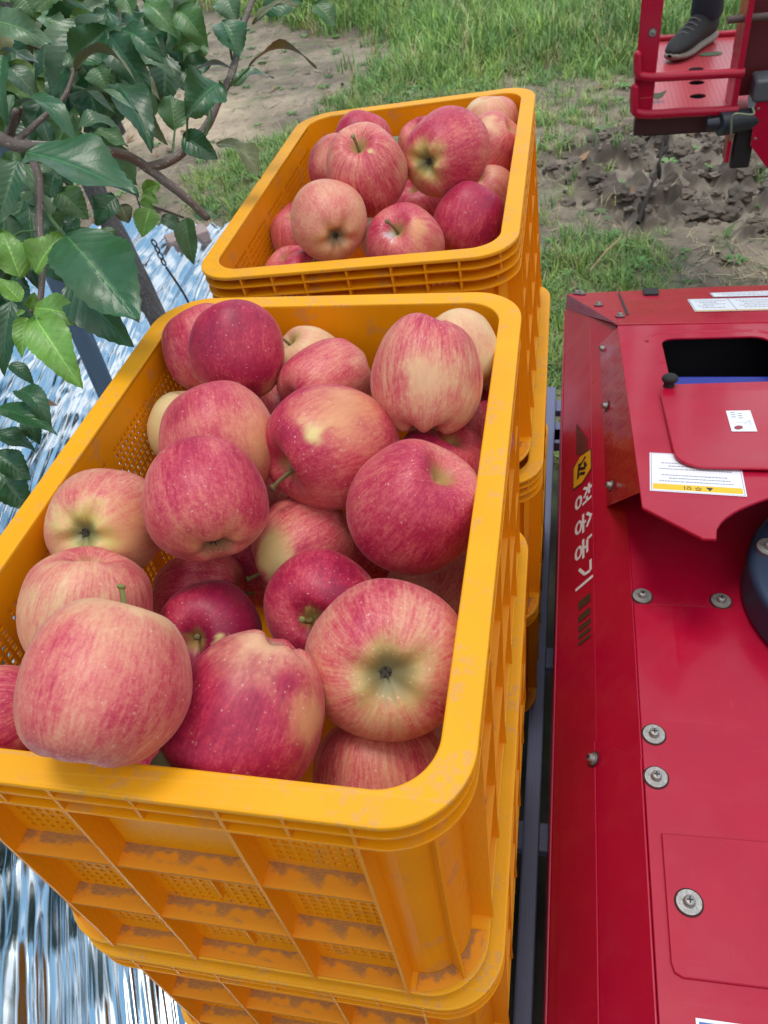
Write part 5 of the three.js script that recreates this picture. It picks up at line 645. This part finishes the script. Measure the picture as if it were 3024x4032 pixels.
leaf([-0.627,1.361,-1.499],[-0.678,1.338,-1.461],0.044,-29.4707,'m',0.28,0.35);
leaf([-0.478,1.378,-1.145],[-0.53,1.362,-1.114],0.039,-25.5558,'m',0.27,0.35);
leaf([-0.611,1.359,-1.269],[-0.567,1.312,-1.236],0.037,30.0975,'l',0.16,0.35);
leaf([-0.556,1.388,-1.037],[-0.492,1.36,-1.028],0.038,37.3719,'l',0.20,0.35);
leaf([-0.838,1.318,-1.553],[-0.851,1.272,-1.503],0.045,-11.5669,'y',0.23,0.35);
leaf([-0.725,1.346,-1.662],[-0.754,1.318,-1.626],0.037,-29.0589,'l',0.13,0.35);
leaf([-0.655,1.395,-1.491],[-0.654,1.331,-1.428],0.059,-21.8861,'d',0.11,0.35);
leaf([-0.938,1.344,-1.607],[-0.906,1.288,-1.561],0.045,36.1632,'d',0.13,0.35);
leaf([-0.576,1.339,-1.375],[-0.625,1.29,-1.311],0.059,-5.86804,'y',0.12,0.35);
leaf([-0.565,1.403,-1.369],[-0.631,1.386,-1.332],0.043,24.4831,'y',0.20,0.35);
leaf([-0.789,1.283,-1.61],[-0.77,1.233,-1.567],0.038,-35.9437,'l',0.27,0.35);
leaf([-0.64,1.384,-1.465],[-0.654,1.334,-1.411],0.049,-15.4672,'d',0.29,0.35);
leaf([-0.743,1.329,-1.404],[-0.689,1.301,-1.393],0.037,21.1224,'d',0.22,0.35);
leaf([-0.897,1.285,-1.446],[-0.899,1.219,-1.38],0.066,-36.2678,'m',0.01,0.35);
leaf([-0.707,1.425,-1.204],[-0.715,1.382,-1.159],0.032,7.23103,'d',0.20,0.35);
leaf([-0.98,1.356,-1.598],[-1.03,1.322,-1.55],0.051,8.86006,'d',0.06,0.35);
leaf([-0.776,1.385,-1.581],[-0.846,1.349,-1.524],0.050,-12.9072,'m',0.03,0.35);
leaf([-0.592,1.342,-1.208],[-0.65,1.299,-1.149],0.049,21.3487,'m',0.26,0.35);
leaf([-0.814,1.344,-1.401],[-0.746,1.304,-1.381],0.053,10.5564,'y',0.24,0.35);
leaf([-0.863,1.296,-1.518],[-0.793,1.242,-1.486],0.048,12.0646,'m',0.06,0.35);
leaf([-0.628,1.319,-1.227],[-0.619,1.272,-1.183],0.042,-31.9121,'d',0.04,0.35);
leaf([-0.605,1.329,-1.242],[-0.609,1.28,-1.192],0.039,-20.2072,'m',0.10,0.35);
leaf([-0.62,1.35,-1.716],[-0.581,1.295,-1.674],0.042,21.0545,'l',0.04,0.35);
leaf([-0.723,1.345,-1.791],[-0.692,1.299,-1.755],0.045,9.59388,'d',0.06,0.35);
leaf([-0.526,1.307,-1.431],[-0.454,1.264,-1.411],0.057,22.1179,'m',0.20,0.35);
leaf([-0.577,1.373,-1.584],[-0.516,1.32,-1.55],0.049,2.8896,'l',0.22,0.35);
leaf([-0.408,1.385,-1.407],[-0.436,1.328,-1.342],0.059,39.7417,'m',0.25,0.35);
leaf([-0.532,1.32,-1.633],[-0.566,1.288,-1.592],0.042,17.7036,'l',0.13,0.35);
leaf([-0.45,1.384,-1.284],[-0.457,1.319,-1.219],0.054,3.8423,'d',0.11,0.35);
leaf([-0.462,1.294,-1.446],[-0.495,1.263,-1.406],0.043,-28.1609,'m',0.21,0.35);
leaf([-0.402,1.323,-1.304],[-0.454,1.315,-1.28],0.031,-25.8554,'m',0.13,0.35);
leaf([-0.602,1.317,-1.806],[-0.638,1.286,-1.764],0.033,-2.12779,'m',0.01,0.35);
leaf([-0.638,1.332,-1.67],[-0.572,1.299,-1.657],0.054,31.0959,'d',0.07,0.35);
leaf([-0.472,1.391,-1.351],[-0.471,1.352,-1.312],0.029,-25.8957,'l',0.26,0.35);
leaf([-0.594,1.346,-1.661],[-0.596,1.299,-1.614],0.037,1.2929,'m',0.16,0.35);
leaf([-0.659,1.264,-1.706],[-0.61,1.23,-1.687],0.033,38.3677,'m',0.28,0.35);
leaf([-0.58,1.233,-0.848],[-0.577,1.178,-0.795],0.054,-36.7577,'m',0.18,0.35);
leaf([-0.685,1.323,-1.071],[-0.737,1.276,-1.009],0.064,20.8856,'d',0.21,0.35);
leaf([-0.675,1.197,-1.124],[-0.626,1.158,-1.101],0.045,-26.733,'d',0.18,0.35);
leaf([-0.554,1.246,-0.834],[-0.489,1.208,-0.816],0.055,6.03008,'l',0.24,0.35);
leaf([-0.731,1.187,-1.077],[-0.802,1.169,-1.038],0.050,-6.79293,'d',0.25,0.35);
leaf([-0.572,1.28,-0.897],[-0.617,1.241,-0.845],0.041,18.2274,'m',0.00,0.35);
leaf([-0.57,1.278,-1.025],[-0.572,1.217,-0.964],0.057,-33.2194,'l',0.17,0.35);
leaf([-0.589,1.347,-1.116],[-0.596,1.29,-1.057],0.043,7.45827,'d',0.07,0.35);
leaf([-0.581,1.25,-0.857],[-0.621,1.211,-0.807],0.049,4.27672,'d',0.14,0.35);
leaf([-0.684,1.183,-1.07],[-0.663,1.122,-1.017],0.052,-8.31339,'l',0.22,0.35);
leaf([-0.739,1.243,-1.163],[-0.708,1.188,-1.119],0.052,-9.52299,'d',0.24,0.35);
leaf([-0.507,1.296,-0.819],[-0.56,1.27,-0.778],0.045,4.62607,'l',0.20,0.35);
leaf([-0.602,1.261,-1.005],[-0.571,1.218,-0.973],0.035,-5.54041,'d',0.11,0.35);
leaf([-0.678,1.281,-1.106],[-0.753,1.25,-1.053],0.057,-18.6479,'l',0.27,0.35);
leaf([-0.515,1.294,-0.84],[-0.472,1.229,-0.789],0.057,-24.1583,'l',0.25,0.35);
leaf([-0.689,1.233,-1.176],[-0.664,1.179,-1.131],0.046,-23.8927,'d',0.09,0.35);
leaf([-0.457,1.309,-1.074],[-0.515,1.272,-1.02],0.052,-35.0037,'d',0.07,0.35);
leaf([-0.598,1.284,-1.34],[-0.592,1.237,-1.295],0.041,10.4811,'m',0.06,0.35);
leaf([-0.474,1.316,-1.219],[-0.417,1.286,-1.206],0.039,21.7469,'d',0.06,0.35);
leaf([-0.719,1.288,-1.382],[-0.782,1.268,-1.344],0.049,9.67254,'m',0.23,0.35);
leaf([-0.496,1.321,-1.188],[-0.492,1.268,-1.137],0.039,-4.69342,'d',0.04,0.35);
leaf([-0.599,1.344,-1.195],[-0.51,1.305,-1.183],0.053,-26.7962,'m',0.14,0.35);
leaf([-0.586,1.335,-1.121],[-0.627,1.305,-1.079],0.036,9.37031,'d',0.13,0.35);
leaf([-0.631,1.273,-1.484],[-0.665,1.216,-1.417],0.048,13.0647,'d',0.18,0.35);
leaf([-0.646,1.266,-1.49],[-0.57,1.217,-1.464],0.054,-37.4045,'l',0.27,0.35);
leaf([-0.543,1.253,-1.342],[-0.554,1.195,-1.282],0.060,8.6289,'l',0.10,0.35);
leaf([-0.643,1.311,-1.402],[-0.624,1.249,-1.347],0.059,20.4421,'d',0.02,0.35);
leaf([-0.605,1.341,-1.203],[-0.666,1.322,-1.165],0.042,31.8869,'d',0.20,0.35);
leaf([-0.355,1.423,-0.899],[-0.302,1.364,-0.857],0.048,23.9593,'d',0.06,0.35);
leaf([-0.535,1.375,-0.988],[-0.468,1.329,-0.963],0.058,-30.5928,'l',0.15,0.35);
leaf([-0.782,1.347,-1.301],[-0.751,1.308,-1.272],0.039,8.64787,'y',0.19,0.35);
leaf([-0.51,1.373,-1.011],[-0.535,1.317,-0.948],0.058,-9.73907,'m',0.22,0.35);
leaf([-0.387,1.424,-0.908],[-0.431,1.37,-0.84],0.053,18.4646,'d',0.14,0.35);
leaf([-0.435,1.39,-1.047],[-0.377,1.358,-1.033],0.037,-18.3115,'d',0.05,0.35);
leaf([-0.555,1.415,-0.982],[-0.627,1.392,-0.938],0.049,5.77986,'d',0.02,0.35);
leaf([-0.632,1.359,-1.09],[-0.554,1.318,-1.073],0.057,29.225,'d',0.26,0.35);
leaf([-0.62,1.397,-1.056],[-0.544,1.356,-1.039],0.050,25.0114,'d',0.14,0.35);
leaf([-0.348,1.421,-0.927],[-0.294,1.381,-0.904],0.037,5.42883,'d',0.29,0.35);
leaf([-0.497,1.38,-1.044],[-0.54,1.339,-0.991],0.050,24.2223,'y',0.06,0.35);
leaf([-0.448,1.407,-0.972],[-0.502,1.372,-0.921],0.044,3.59567,'d',0.22,0.35);
leaf([-0.546,1.404,-1.088],[-0.578,1.358,-1.033],0.055,-31.438,'o',0.28,0.35);
leaf([-0.535,1.431,-0.975],[-0.609,1.405,-0.927],0.053,-13.4064,'o',0.06,0.35);
leaf([-0.436,1.394,-0.894],[-0.432,1.35,-0.852],0.038,19.6401,'d',0.04,0.35);
leaf([-0.677,1.315,-1.232],[-0.715,1.289,-1.195],0.034,22.5117,'d',0.00,0.35);
leaf([-0.482,1.392,-1.155],[-0.481,1.332,-1.096],0.045,-28.8705,'d',0.02,0.35);
leaf([-0.613,1.409,-1.139],[-0.625,1.362,-1.089],0.040,-37.2871,'d',0.10,0.35);
leaf([-0.489,1.393,-1.118],[-0.467,1.33,-1.061],0.061,33.4455,'m',0.22,0.35);
leaf([-0.597,1.41,-1.125],[-0.665,1.391,-1.086],0.043,16.989,'m',0.14,0.35);
leaf([-0.707,1.328,-1.196],[-0.754,1.311,-1.165],0.035,-32.5873,'o',0.28,0.35);
leaf([-0.699,1.344,-1.154],[-0.706,1.305,-1.113],0.034,5.11876,'m',0.22,0.35);
leaf([-0.427,1.375,-0.94],[-0.405,1.309,-0.882],0.061,31.3423,'d',0.08,0.35);
leaf([-0.717,1.293,-1.338],[-0.777,1.276,-1.304],0.042,-10.0187,'y',0.23,0.35);
leaf([-0.537,1.389,-1.086],[-0.48,1.349,-1.063],0.038,20.3195,'d',0.20,0.35);
leaf([-0.431,1.411,-1.03],[-0.399,1.365,-0.994],0.044,-10.0655,'d',0.10,0.35);
leaf([-0.422,1.429,-0.959],[-0.468,1.386,-0.902],0.048,10.8833,'l',0.12,0.35);
leaf([-0.506,1.403,-1.082],[-0.521,1.348,-1.023],0.044,16.5266,'d',0.02,0.35);
leaf([-0.407,1.407,-1.047],[-0.463,1.398,-1.021],0.036,8.42338,'d',0.29,0.35);
leaf([-0.694,1.373,-1.177],[-0.659,1.313,-1.128],0.049,-39.6573,'y',0.01,0.35);
leaf([-0.466,1.429,-1.014],[-0.407,1.397,-1.001],0.035,34.1536,'y',0.06,0.35);
leaf([-0.452,1.425,-1.046],[-0.528,1.396,-0.994],0.062,-32.5438,'d',0.10,0.35);
leaf([-0.495,1.448,-0.897],[-0.512,1.409,-0.854],0.035,-27.539,'o',0.10,0.35);
leaf([-0.7,1.38,-1.322],[-0.706,1.321,-1.261],0.054,-31.9695,'y',0.08,0.35);
leaf([-0.716,1.175,-1.261],[-0.716,1.116,-1.202],0.042,31.2573,'d',0.04,0.35);
leaf([-0.687,1.193,-1.263],[-0.633,1.149,-1.236],0.038,28.1104,'d',0.29,0.35);
leaf([-0.624,1.259,-1.043],[-0.623,1.21,-0.996],0.034,-4.58284,'m',0.21,0.35);
leaf([-0.758,1.173,-1.309],[-0.722,1.127,-1.274],0.048,0.319805,'d',0.03,0.35);
leaf([-0.72,1.222,-1.117],[-0.72,1.181,-1.078],0.035,-5.16897,'m',0.28,0.35);
leaf([-0.647,1.327,-1.108],[-0.671,1.268,-1.042],0.061,6.08467,'m',0.06,0.35);
leaf([-0.64,1.289,-1.302],[-0.634,1.244,-1.259],0.045,3.12287,'d',0.13,0.35);
leaf([-0.515,1.347,-1.044],[-0.518,1.308,-1.006],0.032,0.295201,'d',0.09,0.35);
leaf([-0.737,1.247,-1.396],[-0.732,1.178,-1.329],0.059,28.7693,'d',0.24,0.35);
leaf([-0.594,1.282,-1.021],[-0.661,1.261,-0.981],0.042,24.5804,'d',0.16,0.35);
leaf([-0.488,1.352,-0.913],[-0.504,1.309,-0.866],0.034,13.5526,'d',0.29,0.35);
leaf([-0.456,1.289,-0.947],[-0.39,1.229,-0.907],0.068,30.2299,'m',0.19,0.35);
leaf([-0.627,1.3,-1.176],[-0.573,1.264,-1.156],0.036,24.0937,'m',0.04,0.35);
leaf([-0.559,1.356,-0.947],[-0.57,1.313,-0.902],0.037,-5.66167,'m',0.06,0.35);
leaf([-0.563,1.305,-1.105],[-0.623,1.284,-1.065],0.042,17.4933,'d',0.27,0.35);
leaf([-0.773,1.22,-1.335],[-0.702,1.178,-1.315],0.045,39.2586,'d',0.01,0.35);
leaf([-0.444,1.232,-0.617],[-0.404,1.193,-0.591],0.032,-2.24309,'d',0.10,0.35);
leaf([-0.65,1.133,-0.854],[-0.588,1.089,-0.83],0.049,10.3619,'d',0.13,0.35);
leaf([-0.533,1.206,-0.814],[-0.54,1.166,-0.772],0.040,18.5007,'d',0.30,0.35);
leaf([-0.519,1.217,-0.781],[-0.455,1.164,-0.748],0.057,17.5072,'d',0.15,0.35);
leaf([-0.521,1.205,-0.794],[-0.576,1.187,-0.76],0.038,15.6217,'d',0.28,0.35);
leaf([-0.641,1.179,-0.998],[-0.572,1.141,-0.982],0.050,-36.0422,'d',0.16,0.35);
leaf([-0.524,1.24,-0.747],[-0.578,1.206,-0.697],0.057,-13.6914,'d',0.00,0.35);
leaf([-0.466,1.216,-0.647],[-0.496,1.158,-0.581],0.053,22.2529,'d',0.09,0.35);
leaf([-0.441,1.282,-0.72],[-0.427,1.218,-0.661],0.047,1.07472,'d',0.16,0.35);
leaf([-0.432,1.23,-0.641],[-0.504,1.218,-0.607],0.049,21.5653,'d',0.03,0.35);
leaf([-0.619,1.137,-0.91],[-0.686,1.106,-0.859],0.046,17.2419,'d',0.08,0.35);
leaf([-0.594,1.176,-0.825],[-0.505,1.14,-0.816],0.052,-11.0398,'d',0.25,0.35);
leaf([-0.611,1.164,-0.875],[-0.569,1.107,-0.831],0.044,-3.01546,'d',0.18,0.35);
leaf([-0.551,1.225,-0.763],[-0.565,1.171,-0.706],0.057,-12.9525,'d',0.12,0.35);
leaf([-0.674,1.252,-1.261],[-0.724,1.219,-1.214],0.046,37.0818,'l',0.04,0.35);
leaf([-0.675,1.332,-1.451],[-0.674,1.274,-1.394],0.043,22.9052,'d',0.02,0.35);
leaf([-0.468,1.303,-1.055],[-0.515,1.284,-1.022],0.036,-30.0101,'m',0.07,0.35);
leaf([-0.799,1.274,-1.41],[-0.732,1.222,-1.379],0.055,-0.64576,'m',0.30,0.35);
leaf([-0.879,1.308,-1.419],[-0.839,1.26,-1.384],0.045,-14.3929,'l',0.03,0.35);
leaf([-0.776,1.401,-1.382],[-0.83,1.381,-1.346],0.047,34.9109,'y',0.08,0.35);
leaf([-0.921,1.328,-1.465],[-0.843,1.289,-1.449],0.058,33.3651,'l',0.21,0.35);
leaf([-0.506,1.302,-1.087],[-0.535,1.271,-1.047],0.031,-9.2641,'y',0.30,0.35);
leaf([-0.774,1.287,-1.457],[-0.834,1.278,-1.43],0.047,-10.8877,'m',0.04,0.35);
leaf([-0.39,1.435,-0.977],[-0.408,1.372,-0.909],0.061,18.6513,'d',0.01,0.35);
leaf([-0.542,1.408,-0.937],[-0.581,1.367,-0.885],0.050,9.33181,'m',0.07,0.35);
leaf([-0.56,1.392,-1.297],[-0.608,1.379,-1.27],0.030,-7.19825,'l',0.16,0.35);
leaf([-0.66,1.235,-1.273],[-0.6,1.202,-1.259],0.046,37.8008,'m',0.23,0.35);
leaf([-0.708,1.358,-1.211],[-0.781,1.346,-1.177],0.053,-8.60901,'l',0.21,0.35);
leaf([-0.591,1.376,-1.14],[-0.551,1.324,-1.101],0.042,-28.1227,'m',0.09,0.35);
leaf([-0.507,1.304,-1.077],[-0.572,1.28,-1.034],0.048,4.37726,'m',0.13,0.35);
leaf([-0.473,1.323,-0.944],[-0.508,1.264,-0.875],0.066,10.8097,'m',0.10,0.35);
leaf([-0.592,1.377,-1.254],[-0.534,1.325,-1.219],0.044,23.2758,'y',0.24,0.35);
leaf([-0.651,1.353,-1.33],[-0.671,1.317,-1.289],0.036,9.37635,'d',0.07,0.35);
leaf([-0.665,1.317,-1.359],[-0.606,1.282,-1.343],0.044,9.82091,'m',0.28,0.35);
leaf([-0.639,1.381,-1.451],[-0.667,1.343,-1.405],0.039,-14.2337,'m',0.16,0.35);
leaf([-0.649,1.296,-1.29],[-0.676,1.253,-1.24],0.041,8.60266,'m',0.14,0.35);
leaf([-0.621,1.421,-1.28],[-0.602,1.375,-1.241],0.033,12.5521,'m',0.11,0.35);
leaf([-0.569,1.383,-0.964],[-0.494,1.333,-0.938],0.055,-0.427217,'y',0.04,0.35);
leaf([-0.571,1.359,-1.404],[-0.536,1.289,-1.345],0.066,-28.7727,'d',0.13,0.35);
leaf([-0.583,1.295,-1.363],[-0.553,1.254,-1.332],0.041,39.3945,'l',0.18,0.35);
leaf([-0.483,1.265,-1.36],[-0.429,1.213,-1.324],0.048,9.88437,'l',0.09,0.35);
leaf([-0.555,1.387,-1.424],[-0.601,1.354,-1.377],0.041,12.7717,'d',0.20,0.35);
leaf([-0.457,1.397,-1.231],[-0.396,1.344,-1.197],0.046,-2.97741,'m',0.24,0.35);
leaf([-0.519,1.257,-1.419],[-0.46,1.207,-1.388],0.057,18.2475,'d',0.22,0.35);
leaf([-0.39,1.344,-1.115],[-0.391,1.284,-1.056],0.049,-13.8528,'d',0.15,0.35);
leaf([-0.603,1.327,-1.472],[-0.636,1.276,-1.412],0.061,-22.574,'l',0.15,0.35);
leaf([-0.683,1.326,-1.524],[-0.715,1.296,-1.486],0.040,0.715695,'m',0.13,0.35);
leaf([-0.409,1.392,-1.075],[-0.377,1.345,-1.039],0.049,-13.187,'m',0.07,0.35);
leaf([-0.535,1.336,-1.591],[-0.564,1.278,-1.525],0.055,-24.2208,'m',0.03,0.35);
leaf([-0.628,1.321,-1.515],[-0.698,1.31,-1.483],0.052,-28.2964,'l',0.17,0.35);
leaf([-0.671,1.368,-1.564],[-0.623,1.326,-1.538],0.036,12.1713,'d',0.00,0.35);
leaf([-0.524,1.346,-1.458],[-0.528,1.293,-1.405],0.046,14.0786,'m',0.30,0.35);
leaf([-0.544,1.172,-1.019],[-0.491,1.139,-1.003],0.035,-20.1509,'d',0.22,0.35);
leaf([-0.495,1.155,-0.915],[-0.482,1.103,-0.867],0.041,-6.2846,'m',0.23,0.35);
leaf([-0.614,1.169,-0.986],[-0.64,1.116,-0.926],0.056,-31.579,'d',0.09,0.35);
leaf([-0.721,1.053,-1.136],[-0.644,1.019,-1.125],0.048,24.2422,'d',0.28,0.35);
leaf([-0.531,1.175,-0.947],[-0.592,1.146,-0.899],0.048,-24.7442,'m',0.04,0.35);
leaf([-0.608,1.123,-0.808],[-0.588,1.082,-0.773],0.039,12.8965,'d',0.02,0.35);
leaf([-0.562,1.162,-0.729],[-0.51,1.117,-0.701],0.053,-2.67993,'d',0.16,0.35);
leaf([-0.441,1.285,-0.618],[-0.399,1.247,-0.593],0.037,-14.2642,'d',0.11,0.35);
leaf([-0.428,1.301,-0.655],[-0.432,1.237,-0.591],0.054,-18.6146,'d',0.07,0.35);
leaf([-0.468,1.185,-0.623],[-0.51,1.167,-0.593],0.031,12.55,'d',0.26,0.35);
for (const [p, r] of [[[-0.905, 1.214, -1.411], 0.035], [[-0.525, 1.327, -1.358], 0.016]]) { const f = part('fruit', new THREE.SphereGeometry(r, 20, 16).scale(1, 0.9, 1).translate(p[0] + 1.275, p[1], p[2] + 2.314), std(0.5, 0.03, 0.03, 0.4), tree); }
{
  const pole = thing('support_pole', -1.36, 0, -1.92); tag(pole, 'grey blue steel support pole standing on the foil left of the crates', 'pole');
  part('tube', taper([[0, -0.1, 0], [0.01, 0.8, 0], [0.03, 2.6, 0]], 0.035, 0.035, 10, 24), std(0.085, 0.135, 0.205, 0.42, 0.2), pole); part('clamp', [new THREE.CylinderGeometry(0.039, 0.039, 0.035, 24).translate(0.022, 1.9, 0)], steel, pole);
  const t2 = thing('apple_tree', -2.963, 0, -5.17); tag(t2, 'dark thick tree trunk behind the leaves in the upper left corner', 'tree'); part('trunk', taper([[0.04, -0.05, 0], [0.02, 0.4, 0], [0.0, 0.8, 0], [-0.06, 1.6, 0], [-0.1, 2.4, 0]], 0.125, 0.10, 40, 16, 0.35), new THREE.MeshStandardMaterial({ map: bark.map, color: new THREE.Color().setRGB(0.45, 0.42, 0.42), roughness: 0.9 }), t2); part('limb', taper([[-0.06, 1.5, 0], [-0.4, 2.0, 0.2], [-0.8, 2.4, 0.3]], 0.04, 0.02, 16, 10, 0.3), bark, t2);
  const ch = thing('tie_chain', -1.12, 0.0, -2.16); tag(ch, 'black chain and wire hanging beside the slender trunk over the foil', 'chain');
  for (let i = 0; i < 4; i++) part('link', new THREE.TorusGeometry(0.010, 0.0032, 8, 16).scale(0.7, 1.15, 1).rotateY(i % 2 ? 1.3 : 0.2).rotateZ(0.3).translate(0.012 + i * 0.009, 0.574 - i * 0.018, 0.015 + i * 0.010), black, ch);
  part('wire', tube([[-0.01, 0.62, -0.01], [-0.03, 0.9, -0.05], [-0.10, 1.5, -0.2]], 0.0025, 20, 6), black, ch); part('wire', tube([[0.045, 0.505, 0.05], [0.09, 0.46, 0.09], [0.127, 0.425, 0.13], [0.16, 0.2, 0.16], [0.17, 0.0, 0.17]], 0.004, 24, 6), black, ch);
  const bk = thing('brick', -1.545, 0.05, -3.22, 0.62); tag(bk, 'pinkish grey concrete brick weighing down the far edge of the foil', 'brick'); const bm = new THREE.MeshStandardMaterial({ map: tex(128, 128, (i, j, o) => { const a = f2(i / 9, j / 9, 4); o[0] = 0.30 + 0.18 * a; o[1] = 0.22 + 0.14 * a; o[2] = 0.20 + 0.14 * a; }), roughness: 0.95 }); part('block', rbox(0.20, 0.075, 0.11, 0, 0.04, 0, 0.008), bm, bk);
  const st = thing('dead_stalk', 0.66, 0, -3.85); tag(st, 'dark withered weed stalk lying across the churned mud', 'weed'); part('stem', taper([[-0.12, 0.03, 0.52], [-0.05, 0.09, 0.25], [0.0, 0.10, 0.0], [0.03, 0.12, -0.22]], 0.010, 0.005, 24, 7, 0.8), std(0.035, 0.027, 0.022, 0.95), st); for (const [x, y, z, a] of [[0.02, 0.10, -0.1, 0.4], [-0.01, 0.09, 0.1, 1.4], [-0.1, 0.04, 0.42, 0.9], [0.035, 0.12, -0.2, 2.2]]) part('withered_leaf', new THREE.SphereGeometry(0.045, 10, 6).scale(1, 0.25, 0.4).rotateZ(a).rotateY(a * 2).translate(x, y, z), std(0.04, 0.03, 0.024, 0.95), st);
  const sw = part('straw_stalk', taper([[0.46, 0.05, -3.15], [0.40, 0.06, -3.02], [0.33, 0.05, -2.87]], 0.005, 0.003, 12, 6), std(0.42, 0.29, 0.15, 0.8)); tag(sw, 'long tan straw stalk lying on the grass patch behind the machine', 'straw');
}
renderer.render(scene, camera);
